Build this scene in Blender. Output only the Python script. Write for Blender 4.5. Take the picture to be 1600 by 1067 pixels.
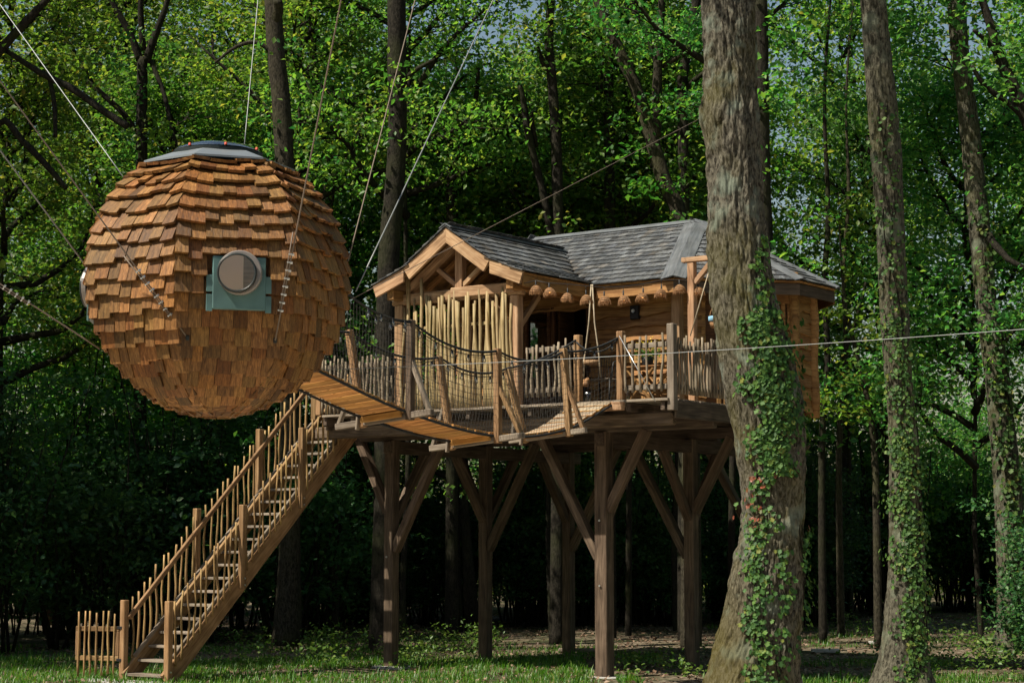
import bpy, math, random
import numpy as np
from mathutils import Vector, Matrix, noise as mnoise

for _o in list(bpy.data.objects): bpy.data.objects.remove(_o)
scene = bpy.context.scene
COL = scene.collection
R = math.radians
random.seed(7); RNG = np.random.default_rng(7)

# ------------------------------------------------------------------ camera
CAMZ = 2.0; FPX = 3000.0; PITCH = math.atan(311.5/FPX)
cam = bpy.data.cameras.new('camera'); camo = bpy.data.objects.new('camera', cam); COL.objects.link(camo)
cam.sensor_width = 36; cam.lens = 36*FPX/1600; cam.clip_start = .1; cam.clip_end = 2000
camo.location = (0, 0, CAMZ); camo.rotation_euler = (R(90)+PITCH, 0, 0)
scene.camera = camo

# ------------------------------------------------------------------ sky, sun, exposure
SUN_AZ = Vector((-.88, -.47)).normalized(); SUN_EL = R(53)
world = bpy.data.worlds.new('World'); scene.world = world; world.use_nodes = True
wn = world.node_tree.nodes; wl = world.node_tree.links
bg = wn['Background']; sky = wn.new('ShaderNodeTexSky'); sky.sky_type = 'NISHITA'; sky.sun_disc = False
sky.sun_elevation = SUN_EL; sky.sun_rotation = math.atan2(SUN_AZ.x, SUN_AZ.y)
sky.air_density = 1.6; sky.dust_density = 1.5; sky.ozone_density = 2.0
wl.new(sky.outputs[0], bg.inputs[0]); bg.inputs[1].default_value = .052
sun = bpy.data.lights.new('sun', 'SUN'); suno = bpy.data.objects.new('sun', sun); COL.objects.link(suno)
sun.energy = 5.0; sun.angle = R(.53); sun.color = (1, .92, .77)
sd = Vector((SUN_AZ.x*math.cos(SUN_EL), SUN_AZ.y*math.cos(SUN_EL), math.sin(SUN_EL)))
suno.rotation_euler = sd.to_track_quat('Z', 'Y').to_euler(); suno.location = sd*60
scene.view_settings.view_transform = 'Standard'; scene.view_settings.look = 'None'
scene.view_settings.exposure = 0.74; scene.view_settings.gamma = 1.0
scene.view_settings.use_curve_mapping = False
scene.render.engine = 'CYCLES'
scene.cycles.max_bounces = 4; scene.cycles.transparent_max_bounces = 8; scene.cycles.use_adaptive_sampling = True; scene.cycles.adaptive_threshold = .02
scene.cycles.diffuse_bounces = 2; scene.cycles.transmission_bounces = 4; scene.cycles.glossy_bounces = 2

# ------------------------------------------------------------------ geometry helpers
_cp, _sp = math.cos(PITCH), math.sin(PITCH)
def ray(x, y):
    a = (x-800)/FPX; b = -(y-533.5)/FPX
    return Vector((a, _cp-b*_sp, _sp+b*_cp))
CAM = Vector((0, 0, CAMZ))
def at(x, y, Y): d = ray(x, y); return CAM+d*(Y/d.y)
def atz(x, y, z): d = ray(x, y); return CAM+d*((z-CAMZ)/d.z)
TH = R(36)
UU = Vector((math.cos(TH), -math.sin(TH), 0)); VV = Vector((math.sin(TH), math.cos(TH), 0)); ZZ = Vector((0, 0, 1))
OO = Vector((1.356, 28.416, 0))
def H(u, v, z): return OO+UU*u+VV*v+ZZ*z        # platform frame: u right/near, v right/away
def atv(x, y, v):
    d = ray(x, y); return CAM+d*(((OO-CAM).dot(VV)+v)/d.dot(VV))
def frand(a, b): return random.uniform(a, b)

WM = {}                                          # world matrix of every object built
def link(o, parent, M):
    COL.objects.link(o)
    if parent is not None:
        o.parent = parent; o.matrix_parent_inverse = WM[parent.name].inverted()
    o.matrix_basis = M; WM[o.name] = M.copy()
    return o
def tag(o, label=None, cat=None, group=None, kind=None):
    if label: o['label'] = label
    if cat: o['category'] = cat
    if group: o['group'] = group
    if kind: o['kind'] = kind
    return o
def thing(name, label, cat, loc, group=None):
    o = bpy.data.objects.new(name, None); o.empty_display_size = .2
    link(o, None, Matrix.Translation(Vector(loc)))
    return tag(o, label, cat, group)
def raw_mesh(name, V, F, mat, smooth=False):
    me = bpy.data.meshes.new(name); me.from_pydata([tuple(v) for v in V], [], F); me.update()
    if mat: me.materials.append(mat)
    if smooth: me.polygons.foreach_set('use_smooth', [True]*len(me.polygons))
    return me
def tri_mesh(name, V, F, mat, smooth=False):     # numpy, triangles
    me = bpy.data.meshes.new(name); nv, nf = len(V), len(F)
    me.vertices.add(nv); me.vertices.foreach_set('co', np.ascontiguousarray(V, dtype=np.float32).ravel())
    me.loops.add(nf*3); me.loops.foreach_set('vertex_index', np.ascontiguousarray(F, dtype=np.int32).ravel())
    me.polygons.add(nf); me.polygons.foreach_set('loop_start', np.arange(0, nf*3, 3, dtype=np.int32))
    if smooth: me.polygons.foreach_set('use_smooth', np.ones(nf, dtype=bool))
    me.update(calc_edges=True); me.validate()
    if mat: me.materials.append(mat)
    return me
def put(name, me, parent=None, M=None):
    return link(bpy.data.objects.new(name, me), parent, M if M is not None else Matrix.Identity(4))

# chamfered box template
def _chbox_tpl():
    keys = {}; order = []
    for sx in (-1, 1):
        for sy in (-1, 1):
            for sz in (-1, 1):
                for ax in range(3): keys[(sx, sy, sz, ax)] = len(order); order.append((sx, sy, sz, ax))
    F = []; sg = (-1, 1)
    for ax in range(3):
        o = [a for a in range(3) if a != ax]
        for s in sg:
            q = []
            for (p, r) in ((-1, -1), (1, -1), (1, 1), (-1, 1)):
                c = [0, 0, 0]; c[ax] = s; c[o[0]] = p; c[o[1]] = r
                q.append(keys[(*c, ax)])
            F.append(q)
    for ax in range(3):
        o = [a for a in range(3) if a != ax]
        for p in sg:
            for r in sg:
                def k(s, w):
                    c = [0, 0, 0]; c[ax] = s; c[o[0]] = p; c[o[1]] = r; return keys[(*c, w)]
                F.append([k(-1, o[0]), k(1, o[0]), k(1, o[1]), k(-1, o[1])])
    for sx in sg:
        for sy in sg:
            for sz in sg: F.append([keys[(sx, sy, sz, 0)], keys[(sx, sy, sz, 1)], keys[(sx, sy, sz, 2)]])
    V = [Vector([s*(1 if i == ax else .9) for i, s in enumerate((sx, sy, sz))]) for sx, sy, sz, ax in order]
    G = []
    for f in F:
        n = (V[f[1]]-V[f[0]]).cross(V[f[2]]-V[f[1]]); c = sum((V[i] for i in f), Vector())/len(f)
        G.append(f if n.dot(c) > 0 else f[::-1])
    return order, G
_CO, _CF = _chbox_tpl()
def chbox(L, w, h, b):
    d = (L/2, w/2, h/2); b = min(b, w*.3, h*.3, L*.3)
    return [tuple(s*(d[i] if i == ax else d[i]-b) for i, s in enumerate((sx, sy, sz))) for sx, sy, sz, ax in _CO], _CF
def frame(p, q, up=ZZ, roll=0):
    x = (q-p).normalized()
    if abs(x.dot(up)) > .98: up = VV if abs(x.dot(VV)) < .9 else UU
    y = up.cross(x).normalized(); z = x.cross(y)
    M = Matrix((x, y, z)).transposed().to_4x4(); M.translation = (p+q)/2
    if roll: M = M @ Matrix.Rotation(roll, 4, 'X')
    return M
def beam(name, p, q, w, h, mat, parent=None, up=ZZ, b=.007, roll=0):
    p, q = Vector(p), Vector(q)
    V, F = chbox((q-p).length, w, h, b)
    return put(name, raw_mesh(name, V, F, mat), parent, frame(p, q, up, roll))
def post(name, p, h, w, mat, parent=None, d=None, b=.008, cap=0):
    p = Vector(p); V, F = chbox(h, w, d or w, b)
    if cap:
        V = list(V)
        V = [(x+(cap*(1-max(abs(y)/(w/2), abs(z)/(w/2))) if x > h/2-b*1.01 else 0), y, z) for x, y, z in V]
    M = Matrix((ZZ, UU, ZZ.cross(UU))).transposed().to_4x4(); M.translation = p+ZZ*h/2
    return put(name, raw_mesh(name, V, F, mat), parent, M)
def tube_VF(pts, rad, n=6, cap=True, off=0, jit=0):
    pts = [Vector(p) for p in pts]; V = []; F = []
    t0 = (pts[1]-pts[0]).normalized(); a = t0.orthogonal().normalized()
    m = len(pts)
    for i, p in enumerate(pts):
        t = (pts[min(i+1, m-1)]-pts[max(i-1, 0)]).normalized()
        a = (a-t*a.dot(t)).normalized(); b = t.cross(a)
        r = rad(i/(m-1)) if callable(rad) else rad
        for k in range(n):
            an = 2*math.pi*k/n; rr = r*(1+(random.uniform(-jit, jit) if jit else 0))
            V.append(p+(a*math.cos(an)+b*math.sin(an))*rr)
    for i in range(m-1):
        for k in range(n):
            F.append((off+i*n+k, off+i*n+(k+1) % n, off+(i+1)*n+(k+1) % n, off+(i+1)*n+k))
    if cap:
        F.append(tuple(off+k for k in range(n))[::-1]); F.append(tuple(off+(m-1)*n+k for k in range(n)))
    return V, F
def tube(name, pts, rad, mat, parent=None, n=6, smooth=True, jit=0):
    V, F = tube_VF(pts, rad, n, jit=jit); o = Vector(pts[0])
    return put(name, raw_mesh(name, [v-o for v in V], F, mat, smooth), parent, Matrix.Translation(o))
def stick(name, p, q, r, mat, parent=None, wob=.012, n=6, taper=.8):
    p, q = Vector(p), Vector(q); d = q-p; L = d.length; m = 6
    pts = []; ph = frand(0, 6.3); ph2 = frand(0, 6.3); a = frand(.4, 1)*wob; b2 = frand(.4, 1)*wob
    for i in range(m+1):
        t = i/m; e = math.sin(math.pi*min(1, t*1.0))
        pts.append((L*(t-.5), a*math.sin(ph+t*4.5)*(.3+e), b2*math.sin(ph2+t*5.5)*(.3+e)))
    V, F = tube_VF(pts, lambda t: r*(1-(1-taper)*t)*(1+.08*math.sin(ph+t*13)), n, jit=.06)
    return put(name, raw_mesh(name, V, F, mat, True), parent, frame(p, q, VV))
class MB:
    def __init__(s): s.V = []; s.F = []
    def add(s, V, F, M=None):
        o = len(s.V); s.V += [M @ Vector(v) for v in V] if M is not None else [Vector(v) for v in V]
        s.F += [tuple(i+o for i in f) for f in F]
    def tube(s, pts, r, n=4, cap=True): V, F = tube_VF(pts, r, n, cap); s.add(V, F)
    def box(s, p, q, w, h, up=ZZ, b=.004):
        p, q = Vector(p), Vector(q); V, F = chbox((q-p).length, w, h, b); s.add(V, F, frame(p, q, up))
    def build(s, name, mat, parent=None, smooth=False, o=None):
        o = Vector(o) if o is not None else sum(s.V, Vector())/max(1, len(s.V))
        return put(name, raw_mesh(name, [v-o for v in s.V], s.F, mat, smooth), parent, Matrix.Translation(o))
def lathe(prof, n=20):
    V = []; F = []; m = len(prof)
    for r, z in prof:
        for k in range(n): a = 2*math.pi*k/n; V.append((r*math.cos(a), r*math.sin(a), z))
    for i in range(m-1):
        for k in range(n): F.append((i*n+k, i*n+(k+1) % n, (i+1)*n+(k+1) % n, (i+1)*n+k))
    return V, F
def sag(p, q, s, n=10):
    p, q = Vector(p), Vector(q)
    return [p.lerp(q, i/n)-ZZ*s*4*(i/n)*(1-i/n) for i in range(n+1)]

# ------------------------------------------------------------------ materials
def newmat(name):
    m = bpy.data.materials.new(name); m.use_nodes = True
    nt = m.node_tree; return m, nt, nt.nodes, nt.links, nt.nodes['Principled BSDF']
def _rand(N, L):
    oi = N.new('ShaderNodeObjectInfo'); ge = N.new('ShaderNodeNewGeometry')
    a = N.new('ShaderNodeMath'); a.operation = 'ADD'; L.new(oi.outputs['Random'], a.inputs[0]); L.new(ge.outputs['Random Per Island'], a.inputs[1])
    f = N.new('ShaderNodeMath'); f.operation = 'FRACT'; L.new(a.outputs[0], f.inputs[0]); return f.outputs[0]
def ramp(N, cols):
    r = N.new('ShaderNodeValToRGB'); e = r.color_ramp.elements
    while len(e) < len(cols): e.new(.5)
    for i, (p, c) in enumerate(cols): e[i].position = p; e[i].color = (*c, 1)
    return r
def mth(N, L, op, a, b):
    m = N.new('ShaderNodeMath'); m.operation = op
    for i, v in enumerate((a, b)):
        if isinstance(v, (int, float)): m.inputs[i].default_value = v
        else: L.new(v, m.inputs[i])
    return m.outputs[0]
def wood(name, dark, mid, light, sc=1.0, rough=.75, var=.35, bump=.35, stain=None, grain=(1.2, 16, 16), tint=None):
    m, nt, N, L, P = newmat(name)
    tc = N.new('ShaderNodeTexCoord'); mp = N.new('ShaderNodeMapping'); mp.inputs['Scale'].default_value = tuple(g*sc for g in grain)
    rnd = _rand(N, L); cx = N.new('ShaderNodeCombineXYZ'); k = mth(N, L, 'MULTIPLY', rnd, 37.0)
    for i in range(3): L.new(k, cx.inputs[i])
    L.new(cx.outputs[0], mp.inputs['Location']); L.new(tc.outputs['Object'], mp.inputs['Vector'])
    n1 = N.new('ShaderNodeTexNoise'); n1.inputs['Scale'].default_value = 1.6; n1.inputs['Detail'].default_value = 6; n1.inputs['Distortion'].default_value = .9
    L.new(mp.outputs[0], n1.inputs['Vector'])
    r1 = ramp(N, [(.30, dark), (.50, mid), (.72, light)]); L.new(n1.outputs['Fac'], r1.inputs[0])
    n2 = N.new('ShaderNodeTexNoise'); n2.inputs['Scale'].default_value = 3.0; n2.inputs['Detail'].default_value = 3; L.new(tc.outputs['Object'], n2.inputs['Vector'])
    mx = N.new('ShaderNodeMix'); mx.data_type = 'RGBA'; mx.blend_type = 'MULTIPLY'
    r2 = ramp(N, [(.35, stain or (.62, .60, .58)), (.62, (1, 1, 1))]); L.new(n2.outputs['Fac'], r2.inputs[0])
    mx.inputs[0].default_value = .8; L.new(r1.outputs[0], mx.inputs[6]); L.new(r2.outputs[0], mx.inputs[7])
    hs = N.new('ShaderNodeHueSaturation'); L.new(mx.outputs[2], hs.inputs['Color'])
    L.new(mth(N, L, 'MULTIPLY_ADD', rnd, var*1.6), hs.inputs['Value'])
    hs.inputs['Value'].links[0].from_node.inputs[2].default_value = 1-var*.8
    r3 = mth(N, L, 'FRACT', mth(N, L, 'MULTIPLY', rnd, 7.31), 0)
    L.new(mth(N, L, 'MULTIPLY_ADD', r3, .014), hs.inputs['Hue']); hs.inputs['Hue'].links[0].from_node.inputs[2].default_value = .496
    col = hs.outputs[0]
    if tint:
        r4 = mth(N, L, 'FRACT', mth(N, L, 'MULTIPLY', rnd, 13.7), 0); tr = ramp(N, tint); L.new(r4, tr.inputs[0])
        m2 = N.new('ShaderNodeMix'); m2.data_type = 'RGBA'; m2.blend_type = 'MULTIPLY'; m2.inputs[0].default_value = 1; L.new(col, m2.inputs[6]); L.new(tr.outputs[0], m2.inputs[7]); col = m2.outputs[2]
    L.new(col, P.inputs['Base Color']); P.inputs['Roughness'].default_value = rough; P.inputs['Specular IOR Level'].default_value = .25
    bp = N.new('ShaderNodeBump'); bp.inputs['Strength'].default_value = bump; bp.inputs['Distance'].default_value = .01
    L.new(n1.outputs['Fac'], bp.inputs['Height']); L.new(bp.outputs[0], P.inputs['Normal'])
    return m
def plain(name, col, rough=.6, metal=0, bump=0, bscale=40, var=0, spec=.3):
    m, nt, N, L, P = newmat(name)
    P.inputs['Roughness'].default_value = rough; P.inputs['Metallic'].default_value = metal; P.inputs['Specular IOR Level'].default_value = spec
    tc = N.new('ShaderNodeTexCoord'); n = N.new('ShaderNodeTexNoise'); n.inputs['Scale'].default_value = bscale/4; n.inputs['Detail'].default_value = 5
    L.new(tc.outputs['Object'], n.inputs['Vector'])
    r = ramp(N, [(.3, tuple(c*(1-var) for c in col)), (.7, tuple(min(1, c*(1+var)) for c in col))]); L.new(n.outputs['Fac'], r.inputs[0])
    L.new(r.outputs[0], P.inputs['Base Color'])
    if bump:
        n2 = N.new('ShaderNodeTexNoise'); n2.inputs['Scale'].default_value = bscale; L.new(tc.outputs['Object'], n2.inputs['Vector'])
        b = N.new('ShaderNodeBump'); b.inputs['Strength'].default_value = bump; b.inputs['Distance'].default_value = .01
        L.new(n2.outputs['Fac'], b.inputs['Height']); L.new(b.outputs[0], P.inputs['Normal'])
    return m
def leafmat(name, cols, trans=.45, tcol=1.5, rough=.45):
    m, nt, N, L, P = newmat(name); out = N['Material Output']
    rnd = _rand(N, L); r = ramp(N, [(p, tuple(c*1.36*k for c, k in zip(q, (.93, 1, 1.0)))) for p, q in cols]); L.new(rnd, r.inputs[0])
    oi = N.new('ShaderNodeObjectInfo'); hv = N.new('ShaderNodeHueSaturation'); L.new(r.outputs[0], hv.inputs['Color'])
    vv = mth(N, L, 'MULTIPLY_ADD', oi.outputs['Random'], .55); vv.node.inputs[2].default_value = .74; L.new(vv, hv.inputs['Value'])
    hh = mth(N, L, 'MULTIPLY_ADD', mth(N, L, 'FRACT', mth(N, L, 'MULTIPLY', oi.outputs['Random'], 5.7), 0), .035); hh.node.inputs[2].default_value = .477; L.new(hh, hv.inputs['Hue'])
    r = hv; L.new(r.outputs[0], P.inputs['Base Color']); P.inputs['Roughness'].default_value = rough; P.inputs['Specular IOR Level'].default_value = .35
    t = N.new('ShaderNodeBsdfTranslucent'); hs = N.new('ShaderNodeHueSaturation'); hs.inputs['Hue'].default_value = .497; hs.inputs['Saturation'].default_value = 1.1; hs.inputs['Value'].default_value = tcol*1.25
    L.new(r.outputs[0], hs.inputs['Color']); L.new(hs.outputs[0], t.inputs['Color'])
    mx = N.new('ShaderNodeMixShader'); mx.inputs[0].default_value = trans
    L.new(P.outputs[0], mx.inputs[1]); L.new(t.outputs[0], mx.inputs[2]); L.new(mx.outputs[0], out.inputs['Surface'])
    return m
def barkmat(name, dark, light, moss=(.06, .07, .015), mossamt=.35, lichen=None, bump=.8, sc=1.0, basemoss=None):
    m, nt, N, L, P = newmat(name)
    tc = N.new('ShaderNodeTexCoord'); mp = N.new('ShaderNodeMapping'); mp.inputs['Scale'].default_value = (14*sc, 14*sc, 5.5*sc)
    L.new(tc.outputs['Object'], mp.inputs['Vector'])
    n1 = N.new('ShaderNodeTexNoise'); n1.inputs['Scale'].default_value = 2.2; n1.inputs['Detail'].default_value = 8; n1.inputs['Roughness'].default_value = .65; n1.inputs['Distortion'].default_value = .5
    L.new(mp.outputs[0], n1.inputs['Vector'])
    r1 = ramp(N, [(.40, dark), (.60, light)]); L.new(n1.outputs['Fac'], r1.inputs[0]); col = r1.outputs[0]
    n2 = N.new('ShaderNodeTexNoise'); n2.inputs['Scale'].default_value = 1.1; n2.inputs['Detail'].default_value = 6; L.new(tc.outputs['Object'], n2.inputs['Vector'])
    def layer(col, c, lo, hi, amt, src):
        rr = ramp(N, [(lo, (0, 0, 0)), (hi, (1, 1, 1))]); L.new(src, rr.inputs[0])
        mx = N.new('ShaderNodeMix'); mx.data_type = 'RGBA'; L.new(mth(N, L, 'MULTIPLY', rr.outputs[0], amt), mx.inputs[0])
        L.new(col, mx.inputs[6]); mx.inputs[7].default_value = (*c, 1); return mx.outputs[2]
    col = layer(col, moss, .48, .66, mossamt, n2.outputs['Fac'])
    if lichen:
        n3 = N.new('ShaderNodeTexNoise'); n3.inputs['Scale'].default_value = 2.6; n3.inputs['Detail'].default_value = 7; L.new(tc.outputs['Object'], n3.inputs['Vector'])
        col = layer(col, lichen, .55, .66, .7, n3.outputs['Fac'])
    if basemoss:                                      # moss cushions on the weather side of the foot
        sp = N.new('ShaderNodeSeparateXYZ'); L.new(tc.outputs['Object'], sp.inputs[0])
        hgt = mth(N, L, 'MULTIPLY_ADD', sp.outputs[2], -.22); hgt.node.inputs[2].default_value = .72
        sx = mth(N, L, 'MULTIPLY', sp.outputs[0], -.55); v = mth(N, L, 'ADD', hgt, sx); n4 = mth(N, L, 'MULTIPLY_ADD', n1.outputs['Fac'], .5); n4.node.inputs[2].default_value = -.25
        col = layer(col, basemoss, .34, .72, .6, mth(N, L, 'ADD', v, n4))
    L.new(col, P.inputs['Base Color']); P.inputs['Roughness'].default_value = .9; P.inputs['Specular IOR Level'].default_value = .1
    b = N.new('ShaderNodeBump'); b.inputs['Strength'].default_value = bump; b.inputs['Distance'].default_value = .03
    L.new(n1.outputs['Fac'], b.inputs['Height']); L.new(b.outputs[0], P.inputs['Normal'])
    return m

M_shingle = wood('cedar_shingle', (.075, .032, .009), (.24, .112, .034), (.43, .23, .086), var=.42, rough=.55, bump=.5, stain=(.45, .42, .40), grain=(2, 22, 22), tint=[(0, (.55, .58, .62)), (.25, (.9, .88, .86)), (.6, (1, .98, .95)), (.85, (.95, .8, .68)), (1, (.62, .5, .42))])
M_shell = wood('shell_board', (.05, .02, .01), (.10, .045, .02), (.15, .07, .03))
M_fresh = wood('fresh_timber', (.22, .12, .062), (.37, .22, .123), (.48, .32, .195), var=.18, bump=.25)
M_larch = wood('larch_siding', (.14, .062, .022), (.28, .14, .05), (.38, .21, .085), var=.25)
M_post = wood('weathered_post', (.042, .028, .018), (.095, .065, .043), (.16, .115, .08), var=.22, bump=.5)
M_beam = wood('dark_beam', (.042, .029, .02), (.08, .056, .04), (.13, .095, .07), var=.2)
M_grey = wood('grey_timber', (.11, .085, .065), (.20, .16, .125), (.29, .245, .195), var=.3, bump=.4)
M_stair = wood('stair_timber', (.145, .078, .034), (.25, .145, .068), (.34, .215, .115), var=.2)
M_plank = wood('bridge_plank', (.30, .125, .035), (.44, .205, .06), (.55, .29, .10), var=.3, bump=.2)
M_plankg = wood('bridge_plank_grey', (.20, .15, .10), (.31, .245, .175), (.40, .33, .25), var=.2)
M_roof = wood('roof_shingle', (.048, .054, .062), (.10, .108, .118), (.18, .187, .195), var=.5, rough=.75, stain=(.45, .40, .34), grain=(2, 20, 20), tint=[(0, (.6, .62, .66)), (.4, (1, 1, 1)), (.85, (1, .98, .95)), (1, (1, .88, .76))])
M_roofcap = wood('roof_cap', (.07, .08, .09), (.11, .12, .13), (.16, .17, .18), var=.15)
M_stick = wood('peeled_stick', (.20, .135, .06), (.34, .25, .125), (.44, .35, .20), var=.25, rough=.6, bump=.2)
M_picket = wood('weathered_picket', (.12, .09, .06), (.21, .165, .115), (.30, .245, .185), var=.3)
M_picketb = wood('stair_picket', (.18, .105, .04), (.31, .19, .08), (.42, .28, .135), var=.3)
M_teal = plain('patina_metal', (.085, .155, .15), .55, .1, .1, 12, .3)
M_zinc = plain('zinc_flashing', (.24, .265, .28), .45, .6, .05, 10, .12)
M_steel = plain('galvanised_steel', (.50, .52, .53), .35, .9, 0, 10, .1)
M_cable = plain('cable_steel', (.19, .20, .20), .45, .3, 0, 10, .1, .5)
M_cabled = plain('rope_brown', (.17, .13, .10), .6, .2, 0, 10, .1)
M_rope = plain('black_rope', (.018, .02, .022), .8, 0, .3, 60, .3)
M_net = plain('net_cord', (.035, .033, .03), .85, 0, 0, 60, .3)
M_hemp = plain('hemp_rope', (.33, .27, .19), .85, 0, .3, 80, .2)
M_black = plain('black_metal', (.015, .015, .016), .5, .1)
M_rubber = plain('dark_gasket', (.02, .025, .025), .35)
M_litroom = plain('pink_lit_interior', (.80, .54, .38), .35, 0, 0, 4, .03, .5)  # warm pale tone stands in for daylight inside the sphere
M_tubein = plain('porthole_tube', (.22, .19, .175), .3, .2, 0, 8, .1, .5)
M_wicker = plain('wicker', (.24, .125, .055), .7, 0, .3, 60, .35)
M_concrete = plain('concrete', (.33, .32, .30), .9, 0, .4, 30, .2)
M_red = plain('red_cap', (.45, .06, .03), .5)
M_blue = plain('blue_cloth', (.18, .34, .46), .8, 0, .2, 40, .3)
M_iron = plain('iron_stand', (.03, .035, .04), .6, .3, .2, 30, .3)
def emis(name, col, s):
    m, nt, N, L, P = newmat(name); P.inputs['Base Color'].default_value = (*col, 1); P.inputs['Emission Color'].default_value = (*col, 1); P.inputs['Emission Strength'].default_value = s; return m
M_bulb = emis('lit_bulb', (1, .45, .12), 2.2)
def glassy(name, tint, fac, rough=.02):
    m, nt, N, L, P = newmat(name); out = N['Material Output']
    t = N.new('ShaderNodeBsdfTransparent'); t.inputs[0].default_value = (*tint, 1); g = N.new('ShaderNodeBsdfGlossy'); g.inputs['Roughness'].default_value = rough
    fr = N.new('ShaderNodeFresnel'); fr.inputs[0].default_value = 1.5; ad = mth(N, L, 'ADD', fr.outputs[0], fac)
    mx = N.new('ShaderNodeMixShader'); L.new(ad, mx.inputs[0]); L.new(t.outputs[0], mx.inputs[1]); L.new(g.outputs[0], mx.inputs[2]); L.new(mx.outputs[0], out.inputs['Surface']); return m
M_glass = glassy('clear_glass', (.97, .98, .98), .05)
M_dome = glassy('acrylic_dome', (.75, .82, .82), .3)
M_window = glassy('window_glass', (.10, .13, .13), .14)
M_dark = plain('dark_interior', (.02, .017, .014), .9)

M_leafs = [leafmat('oak_leaf_a', [(0, (.024, .075, .015)), (.45, (.048, .125, .022)), (.8, (.085, .165, .028)), (1, (.15, .19, .035))], .55),
           leafmat('oak_leaf_b', [(0, (.020, .068, .018)), (.5, (.042, .115, .026)), (.85, (.075, .16, .03)), (1, (.13, .18, .035))], .55),
           leafmat('oak_leaf_c', [(0, (.03, .075, .014)), (.5, (.06, .125, .02)), (.85, (.11, .17, .028)), (1, (.19, .18, .035))], .55)]
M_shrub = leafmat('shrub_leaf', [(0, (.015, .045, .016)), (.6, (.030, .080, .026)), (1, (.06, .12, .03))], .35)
M_far = leafmat('far_leaf', [(0, (.035, .075, .016)), (.6, (.085, .13, .025)), (1, (.17, .18, .04))], .6)
M_ivy = leafmat('ivy_leaf', [(0, (.014, .045, .010)), (.55, (.036, .095, .017)), (.92, (.075, .14, .025)), (1, (.15, .15, .03))], .3, 1.4, .6)
M_ivyred = leafmat('ivy_leaf_red', [(0, (.06, .09, .02)), (.4, (.20, .07, .03)), (1, (.28, .11, .05))], .25, 1.2, .4)
M_grass = leafmat('grass_blade', [(0, (.018, .06, .006)), (.6, (.045, .115, .010)), (.94, (.09, .14, .02)), (1, (.2, .17, .06))], .35)
M_weed = leafmat('weed_leaf', [(0, (.03, .08, .015)), (.6, (.06, .13, .025)), (1, (.12, .17, .04))], .35)
M_litter = leafmat('dead_leaf', [(0, (.05, .03, .018)), (.5, (.12, .075, .045)), (1, (.26, .18, .12))], .1)
M_barkbig = barkmat('oak_bark', (.022, .019, .014), (.135, .123, .095), (.075, .068, .012), .5, (.17, .20, .16), basemoss=(.075, .062, .014))
M_barkivy = barkmat('ivy_tree_bark', (.022, .020, .014), (.115, .108, .08), (.08, .08, .02), .35, (.16, .18, .13))
M_bark = barkmat('forest_bark', (.010, .009, .007), (.030, .026, .020), (.04, .05, .015), .4)  # bark darkened to stand in for canopy shade on the background trunks
M_barkl = barkmat('pale_bark', (.016, .014, .010), (.055, .048, .034), (.06, .065, .02), .35)

def ground_mat():
    m, nt, N, L, P = newmat('forest_floor'); tc = N.new('ShaderNodeTexCoord')
    n1 = N.new('ShaderNodeTexNoise'); n1.inputs['Scale'].default_value = .55; n1.inputs['Detail'].default_value = 8
    n2 = N.new('ShaderNodeTexNoise'); n2.inputs['Scale'].default_value = 9; n2.inputs['Detail'].default_value = 8
    for n in (n1, n2): L.new(tc.outputs['Object'], n.inputs['Vector'])
    r1 = ramp(N, [(.3, (.03, .024, .014)), (.5, (.115, .09, .062)), (.68, (.28, .23, .175))]); L.new(n2.outputs['Fac'], r1.inputs[0])
    r2 = ramp(N, [(.45, (0, 0, 0)), (.6, (1, 1, 1))]); L.new(n1.outputs['Fac'], r2.inputs[0])
    mx = N.new('ShaderNodeMix'); mx.data_type = 'RGBA'; L.new(mth(N, L, 'MULTIPLY', r2.outputs[0], .7), mx.inputs[0]); L.new(r1.outputs[0], mx.inputs[6]); mx.inputs[7].default_value = (.018, .035, .007, 1)
    L.new(mx.outputs[2], P.inputs['Base Color']); P.inputs['Roughness'].default_value = .95; P.inputs['Specular IOR Level'].default_value = .1
    b = N.new('ShaderNodeBump'); b.inputs['Strength'].default_value = .8; b.inputs['Distance'].default_value = .05; L.new(n2.outputs['Fac'], b.inputs['Height']); L.new(b.outputs[0], P.inputs['Normal'])
    return m
M_ground = ground_mat()
M_gravel = plain('pale_gravel', (.38, .33, .26), .95, 0, .8, 60, .3)

# ------------------------------------------------------------------ the setting: ground
def gz(x, y):
    return .05*mnoise.noise(Vector((x*.25, y*.25, 3)))+.03*mnoise.noise(Vector((x*.9, y*.9, 8)))
def build_ground():
    xs = [-400, -120, -50]+[-24+.6*i for i in range(81)]+[50, 120, 400]
    ys = [-200, -40, 0, 12]+[20+.6*i for i in range(68)]+[75, 110, 180, 500]
    V = [(x, y, gz(x, y) if -26 < x < 26 and 18 < y < 62 else 0) for y in ys for x in xs]
    n = len(xs); F = [(j*n+i, j*n+i+1, (j+1)*n+i+1, (j+1)*n+i) for j in range(len(ys)-1) for i in range(n-1)]
    tag(put('ground', raw_mesh('ground', V, F, M_ground, True)), kind='structure')
    # pale gravel yard in front of the platform, its edge wandering
    top = []
    for i in range(81):
        x = -20+i*.5; top.append((x, 26.75+.55*mnoise.noise(Vector((x*.45, 2, 1)))+.25*mnoise.noise(Vector((x*1.7, 5, 1))) - (1.2 if 3.5 < x else 0)))
    rows = 14; V = []; F = []
    for x, yt in top:
        for j in range(rows): y = 4+(yt-4)*j/(rows-1); V.append((x, y, (gz(x, y) if y > 18 else 0)+.02))
    for i in range(80):
        for j in range(rows-1): a = i*rows+j; F.append((a, a+rows, a+rows+1, a+1))
    tag(put('gravel_yard', raw_mesh('gravel_yard', V, F, M_gravel, True)), kind='structure')
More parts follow.
